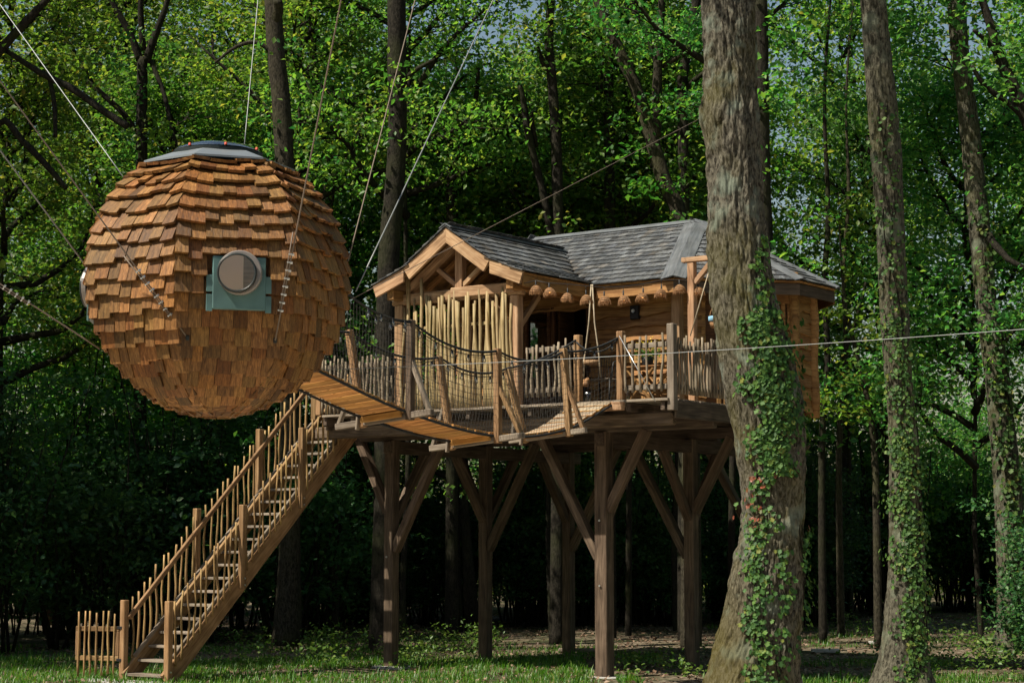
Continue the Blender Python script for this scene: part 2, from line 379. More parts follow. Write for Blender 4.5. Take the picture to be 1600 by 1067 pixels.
build_ground()

# ------------------------------------------------------------------ leaves
def leaves(name, C, Nn, S, mat, aspect=.62, fold=.14, parent=None, M=None, object_name=None):
    C = np.asarray(C, float); Nn = np.asarray(Nn, float); S = np.asarray(S, float)[:, None]; n = len(C)
    Nn = Nn/np.linalg.norm(Nn, axis=1, keepdims=True)
    t = RNG.normal(size=(n, 3)); t -= Nn*np.sum(t*Nn, 1, keepdims=True); t /= np.linalg.norm(t, axis=1, keepdims=True)
    s = np.cross(Nn, t)
    V = np.empty((n, 4, 3)); V[:, 0] = C-t*S*.5; V[:, 2] = C+t*S*.5
    V[:, 1] = C+s*S*aspect*.5+Nn*S*fold+t*S*.05; V[:, 3] = C-s*S*aspect*.5+Nn*S*fold+t*S*.05
    b = np.arange(n)[:, None]*4
    F = np.concatenate([b+np.array([0, 1, 2]), b+np.array([0, 2, 3])], 1).reshape(-1, 3)
    return tri_mesh(name, V.reshape(-1, 3), F, mat)
def spray(c, n, sg, flat=.45, up=.75):
    C = RNG.normal(size=(n, 3))*np.array([sg, sg, sg*flat])+np.array(c)
    Nn = RNG.normal(size=(n, 3))*np.array([.6, .6, .35])+np.array([0, 0, up]); return C, Nn
def crown_proto(seed, zlo, zhi, rad, limbs, mat, lsize=.13, per=70, barkm=None):
    rs = random.Random(seed); Cs, Ns = [], []; mb = MB()
    for i in range(limbs):
        f = i/limbs; z0 = zlo+(zhi-zlo)*.85*f**.9; az = i*2.4+rs.uniform(-.5, .5)
        el = R(rs.uniform(5, 40)+25*f); Ln = rad*rs.uniform(.6, 1.05)*(1.05-.5*f)
        p = Vector((0, 0, z0)); pts = [p.copy()]; d = Vector((math.cos(az)*math.cos(el), math.sin(az)*math.cos(el), math.sin(el)))
        for k in range(5):
            p = p+d*Ln/5; pts.append(p.copy()); d = (d+Vector((rs.uniform(-.35, .35), rs.uniform(-.35, .35), rs.uniform(-.15, .3)))).normalized()
        r0 = .042+.017*Ln; mb.tube(pts, lambda t, r0=r0: r0*(1-.8*t), 5)
        for k in range(2, 6):
            for q in range(3):
                b = pts[k].lerp(pts[k-1], rs.random()); a2 = az+rs.uniform(-1.5, 1.5); l2 = rs.uniform(.6, 1.6)
                d2 = Vector((math.cos(a2), math.sin(a2), rs.uniform(-.25, .6))).normalized()
                m1 = b+d2*l2*.55+Vector((0, 0, rs.uniform(-.1, .15))); e = b+d2*l2
                mb.tube([b, m1, e], lambda t: .022*(1-.7*t), 3, False)
                for cpt in (m1, e):
                    sg = rs.uniform(.28, .5); n = int(per*rs.uniform(.6, 1.3)); C, Nn = spray(cpt, n, sg); Cs.append(C); Ns.append(Nn)
    mb.tube([Vector((.06*math.sin(k*1.3+seed), .06*math.cos(k*1.7+seed), -11+(zhi*.92+11)*k/11)) for k in range(12)], lambda t: .115*(1-.85*t), 6)
    C = np.concatenate(Cs); Nn = np.concatenate(Ns); S = RNG.uniform(.75, 1.3, len(C))*lsize
    lm = leaves('crown', C, Nn, S, mat)
    bm = raw_mesh('branches', mb.V, mb.F, barkm or M_bark, True)
    return lm, bm
CROWNS = [crown_proto(11+i, zl, zh, rd, lb, M_leafs[i % 3], .145, 32) for i, (zl, zh, rd, lb) in enumerate([(4, 15, 4.0, 24), (3, 13, 3.8, 24), (5, 17, 4.3, 26), (2, 11, 3.6, 22), (4, 14, 3.8, 22), (6, 17, 4.2, 24)])]
def shrub_proto(seed, h, rad, stems, mat, lsize=.12, per=60):
    rs = random.Random(seed); Cs, Ns = [], []; mb = MB()
    for i in range(stems):
        az = rs.uniform(0, 6.28); tilt = rs.uniform(.1, .75); hh = h*rs.uniform(.45, 1)
        p0 = Vector((rs.uniform(-.3, .3)*rad, rs.uniform(-.3, .3)*rad, 0)); e = p0+Vector((math.cos(az)*tilt*rad, math.sin(az)*tilt*rad, hh))
        m1 = p0.lerp(e, .5)+Vector((rs.uniform(-.2, .2), rs.uniform(-.2, .2), .2)); mb.tube([p0, m1, e], lambda t: .03*(1-.7*t), 4)
        for k in range(7):
            t = rs.uniform(.25, 1.05); c = p0.lerp(m1, t*2) if t < .5 else m1.lerp(e, t*2-1)
            c = c+Vector((rs.uniform(-.6, .6), rs.uniform(-.6, .6), rs.uniform(-.2, .2)))
            C, Nn = spray(c, int(per*rs.uniform(.6, 1.3)), rs.uniform(.2, .42), .35, .9); Cs.append(C); Ns.append(Nn)
    C = np.concatenate(Cs); Nn = np.concatenate(Ns); keep = C[:, 2] > .03; C = C[keep]; Nn = Nn[keep]
    return leaves('foliage', C, Nn, RNG.uniform(.7, 1.3, len(C))*lsize, mat), raw_mesh('stems', mb.V, mb.F, M_bark, True)
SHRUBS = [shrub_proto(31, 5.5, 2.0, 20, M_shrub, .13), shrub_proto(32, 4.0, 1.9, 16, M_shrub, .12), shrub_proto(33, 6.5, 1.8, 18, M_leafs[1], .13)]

def add_crown(root, loc, idx, rz, sx=1, sz=1, dz=0, stem=True):
    M = Matrix.Translation(Vector(loc)+ZZ*dz) @ Matrix.Rotation(rz, 4, 'Z') @ Matrix.Diagonal((sx, sx, sz, 1))
    lm, bm = CROWNS[idx]
    put('crown', lm, root, M)
    if stem: put('branches', bm, root, M)
def forest_tree(name, label, loc, idx, h, r, group=None, lean=(0, 0), sx=1, sz=1, dz=0, mat=None, cat='tree'):
    t = thing(name, label, cat, loc, group); p = Vector(loc); pts = []
    ph = frand(0, 6); n = 9
    for i in range(n):
        s = i/(n-1); pts.append(p+Vector((lean[0]*s+.12*math.sin(ph+s*5), lean[1]*s+.12*math.cos(ph*1.3+s*4), -.1+h*s)))
    tube('trunk', pts, lambda s: r*(1+.5*math.exp(-s*25))*(1-.75*s), mat or M_bark, t, 9, jit=.05)
    add_crown(t, p+Vector((lean[0]*.5, lean[1]*.5, 0)), idx, frand(0, 6.3), sx, sz, dz)
    return t
def px_path(pl, D): return [at(x, y, D) for x, y, _ in pl]
def px_rad(pl, D):
    rs = [w*D/FPX for _, _, w in pl]; n = len(rs)-1
    def f(s):
        a = s*n; i = min(int(a), n-1); return rs[i]+(rs[i+1]-rs[i])*(a-i)
    return f
def smooth_path(pl, k=4):
    out = []; n = len(pl)
    for i in range(n-1):
        p0 = pl[max(i-1, 0)]; p1 = pl[i]; p2 = pl[i+1]; p3 = pl[min(i+2, n-1)]
        for j in range(k):
            t = j/k
            out.append(tuple(.5*((2*b)+(-a+c)*t+(2*a-5*b+4*c-d)*t*t+(-a+3*b-3*c+d)*t**3) for a, b, c, d in zip(p0, p1, p2, p3)))
    out.append(pl[-1]); return out
def traced_tree(name, label, D, trunk, limbs=(), crown=None, mat=None, n=10):
    tr = smooth_path(trunk); b = at(trunk[-1][0], trunk[-1][1], D); t = thing(name, label, 'tree', (b.x, b.y, 0))
    P = px_path(tr, D)[::-1]
    if P[0].z > .1: P = [Vector((P[0].x, P[0].y, -.1))]+P; tr = tr+[tr[-1]]
    tube('trunk', P, px_rad(tr[::-1], D), mat or M_bark, t, n, jit=.05)
    for L in limbs:
        l2 = smooth_path(L); pp = px_path(l2, D); m = len(pp)
        tube('limb', [q+Vector((0, -.0-.35*k/m, 0)) for k, q in enumerate(pp)], px_rad(l2, D), mat or M_bark, t, 6, jit=.05)
    Cs, Ns = [], []; nsp = int(9+14*random.random())
    for k in range(nsp):                               # short leafy shoots along the bole
        i = random.randrange(max(1, len(P)//4), len(P)); q = P[i]; an = frand(-3.4, .2); d = Vector((math.cos(an), math.sin(an), .3))*frand(.25, .9)
        C, Nn = spray(q+d, random.randint(18, 46), frand(.16, .34), .5); Cs.append(C); Ns.append(Nn)
    C = np.concatenate(Cs); C = C[:]; tag(put('shoots', leaves('shoots', C, np.concatenate(Ns), RNG.uniform(.09, .17, len(C)), random.choice(M_leafs)), t), kind='stuff')
    if crown:
        for (x, dx, dy, idx, rz, sx, sz, dz) in crown: add_crown(t, (at(x, 500, D).x+dx, D+dy+3.2, 0), idx, rz, sx, sz, dz)
    return t

# ------------------------------------------------------------------ timber platform on posts
DZ = 3.95
def ufx(px, v, y=500): return (atv(px, y, v)-OO).dot(UU)
def build_platform():
    t = thing('timber_platform', 'raised timber platform on tall braced posts carrying the cabin', 'platform', H(-1.5, 1, 0))
    U2 = (0, -4.05); V2 = (0, 2.5, 5.0)
    for u in U2:
        for v in V2:
            w = .21 if (u == 0 and v == 0) else .18; p = H(u, v, -.05)
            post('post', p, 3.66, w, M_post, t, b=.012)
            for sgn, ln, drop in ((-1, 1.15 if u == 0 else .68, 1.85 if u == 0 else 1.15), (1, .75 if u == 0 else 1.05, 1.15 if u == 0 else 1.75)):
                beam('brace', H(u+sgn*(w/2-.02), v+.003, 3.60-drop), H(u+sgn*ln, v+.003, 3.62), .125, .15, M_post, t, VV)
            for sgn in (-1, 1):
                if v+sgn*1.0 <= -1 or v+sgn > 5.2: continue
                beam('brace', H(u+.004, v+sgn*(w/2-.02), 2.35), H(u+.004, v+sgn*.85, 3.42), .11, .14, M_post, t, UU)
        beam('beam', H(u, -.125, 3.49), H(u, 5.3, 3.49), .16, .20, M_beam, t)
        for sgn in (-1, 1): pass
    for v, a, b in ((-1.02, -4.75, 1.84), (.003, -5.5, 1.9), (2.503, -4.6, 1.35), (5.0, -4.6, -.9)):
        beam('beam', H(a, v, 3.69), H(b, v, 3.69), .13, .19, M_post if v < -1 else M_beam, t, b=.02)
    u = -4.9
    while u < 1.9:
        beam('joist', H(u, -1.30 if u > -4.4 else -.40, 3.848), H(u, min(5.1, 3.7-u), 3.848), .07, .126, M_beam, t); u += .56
    v = -1.28
    while v < 5.1:
        a = -4.36 if v < -.35 else -5.42
        beam('deck_board', H(a+frand(-.01, .01), v, 3.932), H(min(1.94, 1.94-(v-2.0))+frand(-.01, .01), v, 3.932), .135, .036, M_grey, t, b=.004); v += .145
    beam('rim_board', H(1.965, -1.2, 3.80), H(1.965, 1.9, 3.80), .04, .24, M_beam, t)
    beam('rim_board', H(-4.385, -1.2, 3.82), H(-4.385, -.45, 3.82), .04, .2, M_beam, t)
    # ledger step block below the bridge entrance
    beam('step_block', H(.62, -1.40, 3.86), H(1.25, -1.40, 3.86), .07, .12, M_fresh, t)
    for u in U2:
        for v in V2[:1]:
            pr = [(.02, -.12), (.26, -.12), (.26, .02), (.24, .035), (.02, .035)]; V, F = lathe(pr, 18)
            put('footing', raw_mesh('footing', V, F, M_concrete, True), t, Matrix.Translation(H(u, v, .0)) @ Matrix.Diagonal((1.25, 1, 1, 1)))
    for p in (H(-.0, -.122, 1.35), H(-4.05, -.122, 1.75), H(0, -.122, 2.3)):
        V, F = lathe([(.0, .012), (.016, .012), (.016, 0)], 8)
        put('bolt', raw_mesh('bolt', V, F, M_steel), t, Matrix.Translation(p) @ frame(Vector((0, 0, 0)), -VV).to_3x3().to_4x4() @ Matrix.Rotation(R(90), 4, 'Y'))
build_platform()

# ------------------------------------------------------------------ cabin
ZE, ZR = 5.85, 7.0
GC, GF, GA = -1.79, -1.5, 6.63                        # gable centre u, front v, apex z
GP = [(0, GA), (.81, 6.08), (1.38, 5.86)]             # gable profile: (distance from centre, z)
def gdu(z): return np.interp(-z, [-GA, -6.08, -5.86], [0, .81, 1.38])
def vend(z): return .3+(z-ZE)/.6
SH = []                                               # roof shingles waiting to be built
def roof_rows(O, S, T, tmax, srange, expo=.165, over=.03, lift=.014):
    N = S.cross(T).normalized()
    if N.z < 0: N = -N
    t = -over
    while t < tmax-.03:
        s0, s1 = srange(max(0, t+.06))
        s = s0-frand(0, .06)
        while s < s1-.02:
            w = frand(.10, .19)
            if s+w > s1-.05: w = s1-s
            a = max(s, s0-.02)
            if w-(a-s) > .03:
                ww = w-(a-s)-.004; L = .27; tb = t+frand(-.010, .010)
                pb = O+S*(a+ww/2)+T*tb+N*(lift+.014+frand(0, .003)); pt = O+S*(a+ww/2)+T*(tb+L)+N*lift
                x = (pt-pb).normalized(); y = N.cross(x).normalized(); z = x.cross(y)
                M = Matrix((x*L, y*ww, z)).transposed().to_4x4(); M.translation = pb
                c = (pb+pt)/2; vd = (CAM-c); sc = N.dot(vd.normalized())*ww/vd.length if N.dot(vd) > 0 else 0
                SH.append((sc, M))
            s += w
        t += expo
def plate(seed, tb=.022, tt=.005):                    # unit shingle: butt at x=0, top at x=1
    r = random.Random(seed); e = [r.uniform(-.025, .025) for _ in range(4)]
    V = [(e[0], -.5, 0), (e[1], .5, 0), (1, .5, 0), (1, -.5, 0), (e[0], -.5, tb), (e[1], .5, tb), (1, .5, tt), (1, -.5, tt)]
    return V, [(0, 3, 2, 1), (4, 5, 6, 7), (0, 1, 5, 4), (1, 2, 6, 5), (2, 3, 7, 6), (3, 0, 4, 7)]
def place_shingles(items, mat, parent, nbig, stuff_name, thick=.022):
    items = sorted(items, key=lambda k: -k[0]); ms = [raw_mesh('shingle', *plate(s, thick), mat) for s in range(8)]
    for i, (sc, M) in enumerate(items[:nbig]): put('shingle', ms[i % 8], parent, M)
    mb = MB()
    for i, (sc, M) in enumerate(items[nbig:]): V, F = plate(i % 8, thick); mb.add(V, F, M)
    if mb.V: tag(mb.build(stuff_name, mat, parent), kind='stuff')

def siding(parent, A, B, z0, z1, holes=(), name='siding_board', mat=None, hgt=.185):
    # lapped waney-edged boards from A to B (outer face), holes: (s0, s1, z0, z1)
    mat = mat or M_larch; d = (B-A); L = d.length; x = d/L; n = x.cross(ZZ)      # n points outwards for left-to-right runs
    z = z0
    while z < z1-.04:
        h = min(hgt*frand(.85, 1.15), z1-z); segs = [(0, L)]
        for a, b, c, e in holes:
            if z+h*.5 > c and z+h*.5 < e:
                ns = []
                for s0, s1 in segs:
                    if b <= s0 or a >= s1: ns.append((s0, s1))
                    else:
                        if a-s0 > .05: ns.append((s0, a))
                        if s1-b > .05: ns.append((b, s1))
                segs = ns
        for s0, s1 in segs:
            m = max(3, int((s1-s0)/.16)); V = []; F = []; ph = frand(0, 9)
            for i in range(m+1):
                s = (s1-s0)*(i/m-.5); w = .016*math.sin(ph+i*1.1)+.014*math.sin(ph*2+i*2.3)+frand(-.006, .006)
                for (yy, zz) in ((0, h/2+.03), (-.012, h/2+.03), (-.062, -h/2+w), (-.03, -h/2+w-.004)): V.append((s, yy, zz))
            for i in range(m):
                for k in range(4): a = i*4; F.append((a+k, a+4+k, a+4+(k+1) % 4, a+(k+1) % 4))
            F.append((0, 1, 2, 3)); F.append((m*4+3, m*4+2, m*4+1, m*4))
            M = Matrix((x, -n, ZZ)).transposed().to_4x4(); M.translation = A+x*((s0+s1)/2)+ZZ*(z+h/2)
            put(name, raw_mesh(name, V, F, mat), parent, M)
        z += h

def build_cabin():
    t = thing('wooden_cabin', 'wooden cabin with grey shingle roof and open gable porch on the platform', 'cabin', H(-.5, 1.5, DZ))
    # --- walls
    vw = .75; W = [(-3.3, .75), (.86, .75), (2.15, 2.04), (2.15, 2.46), (.86, 3.75), (-3.3, 3.75)]
    zt = 6.0; ud0, ud1 = ufx(866, vw), ufx(921, vw); uw0, uw1 = ufx(822, vw), ufx(862, vw)
    def wallbit(a, b, z0, z1, v=vw):
        V, F = chbox(b-a, .05, z1-z0, .004); M = frame(H(a, v+.03, (z0+z1)/2), H(b, v+.03, (z0+z1)/2)); return V, F, M
    mb = MB()
    for a, b, z0, z1 in ((-3.3, uw0, DZ, zt), (uw0, uw1, DZ, DZ+.42), (uw0, ud1, 5.62, zt), (uw1, ud0, DZ, 5.618), (ud1, .84, DZ, zt)): mb.add(*wallbit(a, b, z0, z1))
    mb.build('wall', M_shell, t)
    for (a, b) in zip(W[1:], W[2:]+W[:1]):
        if b == W[0]: b = W[0]
        mb = MB(); p, q = H(*a, (DZ+zt)/2), H(*b, (DZ+zt)/2); d = (q-p).normalized(); n = d.cross(ZZ)
        V, F = chbox((q-p).length-.06, .05, zt-DZ, .004); mb.add(V, F, frame(p-n*.03, q-n*.03)); mb.build('wall', M_shell, t)
    siding(t, H(-3.3, vw, 0), H(.82, vw, 0), DZ, zt, [((uw0+3.3)-.06, (ud1+3.3)+.03, 0, 5.62)])
    a, b = H(*W[1], 0), H(*W[2], 0); dl = (b-a).length; dd = (b-a)/dl; dn = dd.cross(ZZ)
    siding(t, a+dd*.05, b-dd*.05, DZ-.01, zt, [(.35, .62, DZ, 5.75), (dl-.46, dl-.20, 5.02, 5.60)])
    siding(t, H(*W[2], 0), H(*W[3], 0), DZ-.02, zt)
    siding(t, H(*W[3], 0), H(*W[4], 0), DZ-.02, zt)
    post('corner_post', H(.87, .70, DZ-.02), zt-DZ+.05, .14, M_fresh, t)
    for p, h0 in ((H(2.14, 1.99, DZ-.09), 2.17), (H(2.19, 2.5, DZ-.09), 2.1)):
        pts = [p+ZZ*h0*i/7+UU*.015*math.sin(i*1.7) for i in range(8)]; tube('corner_log', pts, .085, M_larch, t, 9, jit=.05)
    # diagonal wall window, door glass
    def window(pc, xdir, ndir, w, h, fw=.05, pm=None, fm=None):
        fr = MB(); c = pc
        for sx in (-1, 1): fr.box(c+xdir*sx*(w/2-fw/2)-ZZ*(h/2)+ndir*.03, c+xdir*sx*(w/2-fw/2)+ZZ*(h/2)+ndir*.03, fw, .06, xdir)
        for sz in (-1, 1): fr.box(c+ZZ*sz*(h/2-fw/2)-xdir*(w/2-fw)+ndir*.032, c+ZZ*sz*(h/2-fw/2)+xdir*(w/2-fw)+ndir*.032, fw, .055)
        f = fr.build('window', fm or M_larch, t)
        V, F = chbox(w-fw, .006, h-fw, .001); put('pane', raw_mesh('pane', V, F, pm or M_window), f, frame(c-xdir*.5, c+xdir*.5))
        return f
    window(a+dd*(dl-.33)+ZZ*5.31-dn*.01, dd, dn, .28, .60, .045)
    window(a+dd*.485+ZZ*4.85-dn*.01, dd, dn, .27, 1.8, .04)
    wc = H((uw0+uw1)/2, vw, (DZ+.42+5.62)/2); window(wc, UU, -VV, uw1-uw0, 5.62-DZ-.42, .05, None, M_shell)
    # doorway: open dark leaf standing inside
    dr = beam('door', H(ud0+.02, vw+.50, DZ+.83), H(ud0+.03, vw+.07, DZ+.83), .04, 1.62, M_shell, t)
    for uu in (ud0, ud1): post('door_jamb', H(uu, vw-.02, DZ), 1.68, .07, M_shell, t)
    # --- roof underlay: closed panels with thickness
    E0, E1, E2, E3, E4, E5 = (-3.75, .3), (1.05, .3), (2.42, 1.67), (2.42, 2.83), (1.05, 4.2), (-3.75, 4.2)
    Rr, Ll = (.3, 2.25), (-2.9, 2.25)
    e = lambda q: H(*q, ZE); r = lambda q: H(*q, ZR)
    polys = [[e(E0), e(E1), r(Rr), r(Ll)], [e(E1), e(E2), r(Rr)], [e(E2), e(E3), r(Rr)], [e(E3), e(E4), r(Rr)], [e(E4), e(E5), r(Ll), r(Rr)], [e(E5), e(E0), r(Ll)]]
    # gable panels run on until they dive under the main slope
    for s in (1, -1):
        for (d0, z0), (d1, z1) in zip(GP, GP[1:]):
            polys.append([H(GC+s*d1, GF+.02, z1), H(GC+s*d1, vend(z1)+.1, z1), H(GC+s*d0, vend(z0)+.1, z0), H(GC+s*d0, GF+.02, z0)])
    mb = MB()
    for P in polys:
        n = (P[1]-P[0]).cross(P[2]-P[0]).normalized(); n = n if n.z > 0 else -n; k = len(P)
        V = [p for p in P]+[p-n*.035 for p in P]; F = [tuple(range(k)), tuple(range(2*k-1, k-1, -1))]+[(i, (i+1) % k, k+(i+1) % k, k+i) for i in range(k)]
        mb.add(V, F)
    roof = mb.build('roof', M_larch, t)
    # --- shingles
    SH.clear()
    for s in (1, -1):
        acc = 0
        for (d1, z1), (d0, z0) in ((GP[2], GP[1]), (GP[1], GP[0])):
            Tl = math.hypot(d1-d0, z0-z1); T = (UU*(-s)*(d1-d0)+ZZ*(z0-z1))/Tl
            roof_rows(H(GC+s*d1, 0, z1), VV, T, Tl, lambda q, z1=z1, z0=z0, Tl=Tl: (GF-.03, vend(z1+(z0-z1)*min(1, q/Tl))), over=.04 if d1 > 1 else 0)
    sl = math.hypot(1.95, 1.15); Tm = (VV*1.95+ZZ*1.15)/sl
    def fr(q):
        z = ZE+1.15*min(1, q/sl); f = q/sl
        hipu = 1.05+(.3-1.05)*f; vl = GC+float(gdu(z)) if z < GA else -3.2
        return (vl, hipu)
    roof_rows(H(0, .3, ZE), UU, Tm, sl, fr, over=.04)
    def frl(q):
        z = ZE+1.15*min(1, q/sl)
        return (-3.7+.8*q/sl, GC-float(gdu(z)) if z < GA else -3.19)
    roof_rows(H(0, .3, ZE), UU, Tm, sl, frl, over=.04)
    def tri(A, B, C):
        S = (B-A).normalized(); L = (B-A).length; h = (C-A)-S*(C-A).dot(S); T = h.normalized(); hl = h.length; cs = (C-A).dot(S)
        roof_rows(A, S, T, hl, lambda q: (cs*q/hl, L-(L-cs)*q/hl), over=.04)
    tri(e(E1), e(E2), r(Rr)); tri(e(E2), e(E3), r(Rr)); tri(e(E3), e(E4), r(Rr)); tri(e(E5), e(E0), r(Ll))
    place_shingles(SH, M_roof, roof, 300, 'shingle_field', .017)
    # --- caps
    for A, B, w in ((e(E1), r(Rr), .20), (e(E2), r(Rr), .15), (e(E3), r(Rr), .15)):
        d = (B-A).normalized()
        for sg in (-1, 1):
            side = d.cross(ZZ).normalized()*sg; n = (side*.99-ZZ*.33).normalized(); up = n.cross(d); up = up if up.z > 0 else -up
            beam('hip_cap', A-d*.06+n*w/2+ZZ*.065, B+n*w/2+ZZ*.065, w, .02, M_roofcap, roof, up, .003)
    for A, B in ((r(Ll), r(Rr)), (H(GC, GF-.05, GA), H(GC, vend(GA), GA))):
        d = (B-A).normalized()
        for sg in (-1, 1):
            side = d.cross(ZZ).normalized()*sg; n = (side-ZZ*.58).normalized(); up = n.cross(d); up = up if up.z > 0 else -up
            beam('ridge_cap', A+n*.06+ZZ*.062, B+n*.06+ZZ*.062, .13, .018, M_roofcap, roof, up, .003)
    # --- fascias under the eaves
    def fascia(A, B, h=.17, mat=M_larch): 
        d = (B-A).normalized(); o = d.cross(ZZ)*-.03
        beam('fascia', A+o-ZZ*(h/2+.04), B+o-ZZ*(h/2+.04), .03, h, mat, roof)
    fascia(H(GC+1.38, GF+.06, 5.87), H(GC+1.38, .30, 5.87)); fascia(H(-.33, .3, ZE), H(1.04, .3, ZE)); fascia(e(E1), e(E2), .17, M_beam); fascia(e(E2), e(E3), .17, M_beam); fascia(e(E3), e(E4), .2)  # darker wood on diagonal and end fascias stands in for tree shade
    # --- bargeboards, two lengths a side
    for s in (1, -1):
        for (d0, z0), (d1, z1) in zip(GP, GP[1:]):
            dx = .0 if d0 else .0; top0, top1 = H(GC+s*d0, GF, z0+.005), H(GC+s*(d1+(.03 if d1 > 1 else 0)), GF, z1+.005)
            hgt = .20 if d0 == 0 else .185; k = 3; V = []; F = []
            nrm = (top1-top0).cross(VV).normalized(); nrm = nrm if nrm.z < 0 else -nrm
            c0 = -ZZ if d0 == 0 else -ZZ*.96
            b0, b1 = top0+c0*hgt*1.12, top1+nrm*hgt
            ctr = (top0+top1)/2
            for q in (0, .045): V += [p-ctr+VV*(-.02+q) for p in (top0, top1, b1, b0)]
            F = [(0, 1, 2, 3), (7, 6, 5, 4), (0, 4, 5, 1), (1, 5, 6, 2), (2, 6, 7, 3), (3, 7, 4, 0)]
            # orient to local length so that the grain runs along the board
            Mx = frame(top0, top1, VV); Mi = Mx.to_3x3().inverted()
            put('bargeboard', raw_mesh('bargeboard', [Mi @ v for v in V], F, M_fresh), t, Matrix.Translation(ctr) @ Mx.to_3x3().to_4x4())
    # --- porch frame: posts, tie beam, king post, rafters, struts
    gv = -1.15; ul, ur = GC-1.15, GC+1.03
    post('porch_post', H(ur, gv, DZ), 1.63, .15, M_fresh, t, b=.012); post('porch_post', H(ul, gv, DZ), 1.63, .15, M_fresh, t, b=.012)
    beam('tie_beam', H(ul-.14, gv, 5.665), H(ur+.13, gv, 5.665), .14, .17, M_fresh, t, b=.02)
    beam('tie_block', H(GC-.12, gv-.085, 5.69), H(ur+.05, gv-.085, 5.69), .05, .16, M_fresh, t, b=.02)
    beam('king_post', H(GC, gv, 5.75), H(GC, gv, 6.50), .13, .13, M_fresh, t, VV)
    for s in (-1, 1):
        beam('rafter', H(GC+s*.06, gv, 6.46), H(GC+s*1.0, gv, 5.80), .10, .14, M_fresh, t, VV)
        beam('strut', H(GC+s*.06, gv, 5.80), H(GC+s*.42, gv, 6.08), .07, .08, M_fresh, t, VV)
        beam('plate', H(GC+s*1.12, gv-.30, 5.72), H(GC+s*1.12, .74, 5.72), .13, .16, M_larch, t)
    for k in range(5): beam('rafter', H(GC+.0, gv+.4+k*.45, 6.52), H(GC+.95, gv+.4+k*.45, 5.86), .06, .09, M_larch, t, VV); beam('rafter', H(GC, gv+.4+k*.45, 6.52), H(GC-.95, gv+.4+k*.45, 5.86), .06, .09, M_larch, t, VV)
    beam('purlin', H(GC, GF+.1, 6.52), H(GC, 1.2, 6.52), .1, .12, M_larch, t)
    beam('knee_brace', H(ur, gv+.06, 5.12), H(ur, gv+.55, 5.62), .08, .08, M_fresh, t, UU)
    beam('knee_brace', H(ur-.06, gv, 5.08), H(ur-.48, gv, 5.56), .08, .08, M_fresh, t, VV)
    for uu in (ul-.1, ur+.10):
        V, F = lathe([(0, .012), (.02, .012), (.02, 0)], 8); put('bolt', raw_mesh('bolt', V, F, M_steel), t, Matrix.Translation(H(uu, gv-.07, 5.665)) @ Matrix((UU, ZZ, -VV)).transposed().to_4x4())
    post('porch_post', H(ul, .6, DZ), 1.63, .14, M_fresh, t)
build_cabin()

# --- screen of peeled sticks below the gable
def build_screen():
    t = thing('stick_screen', 'tall screen of pale peeled sticks under the cabin gable', 'screen', H(-1.8, -1.24, DZ))
    for z in (4.35, 5.2): beam('rail', H(-2.85, -1.20, z), H(-.74, -1.20, z), .03, .05, M_stick, t)
    u = -2.83
    while u < -.76:
        tall = {0: 6.0, 3: 5.95}.get(int((u+2.72)/.08), None) if -2.75 < u < -2.4 else None
        zt = tall or frand(5.42, 5.72); tl = frand(-.08, .05)
        stick('stick', H(u, -1.24+frand(-.02, .02), DZ-.02), H(u+tl, -1.24+frand(-.02, .02), zt), frand(.021, .034), M_stick, t, .022, 7)
        u += frand(.036, .058) if u > -2.35 else frand(.05, .085)
build_screen()

# --- picket railings on the deck
def railing(label, A, B, n, z0, hz, rails=(.28, .86), posts=(0, 1), mat=None, hw=.055, pw=.10, ph=1.0, group='picket railings on the deck', name='picket_railing', jz=.06):
    A, B = Vector(A), Vector(B); d = (B-A).normalized()
    t = thing(name, label, 'railing', (A+B)/2, group)
    for r in rails: beam('rail', A+ZZ*r+VV*.0, B+ZZ*r, .045, .075, M_grey, t)
    for i in range(n):
        p = A.lerp(B, (i+.5)/n)-d.cross(ZZ)*-.045; h = hz+frand(-jz, jz)
        stick('picket', p+ZZ*z0, p+ZZ*h+d*frand(-.02, .02), frand(.017, .024), mat or M_picket, t, .014)
    for k in posts:
        p = A if k == 0 else B; pp = p+d*(-.05 if k == 0 else .05)
        post('post', pp-ZZ*(.17 if ph > 1 else .0), ph+(.17 if ph > 1 else 0), pw, M_grey if ph > 1 else M_stair, t, cap=.03)
    return t
railing('picket railing between the porch post and the bridge on the deck', H(ufx(822, -1.3), -1.3, DZ), H(.38, -1.3, DZ), 9, .10, .86, (.2, .78), (1,), ph=.95)
railing('short picket railing right of the bridge with six pale pickets', H(1.20, -1.3, DZ), H(1.90, -1.3, DZ), 6, .09, .84, (.16, .74), (0,), ph=.96)
railing('picket railing running back along the deck side to the big trunk', H(1.95, -1.2, DZ), H(1.95, .9, DZ), 26, .06, .84, (.16, .72), (0,), ph=1.02, pw=.11)
railing('weathered picket railing beside the top of the stairs', H(-4.40, -1.3, DZ), H(-3.0, -1.3, DZ), 17, .02, .86, (.2, .74), (0,), ph=.95)
railing('picket railing at the far left edge of the deck', H(-5.40, -.3, DZ), H(-5.40, 1.6, DZ), 18, .05, .86, (.2, .74), (0,), ph=.95)

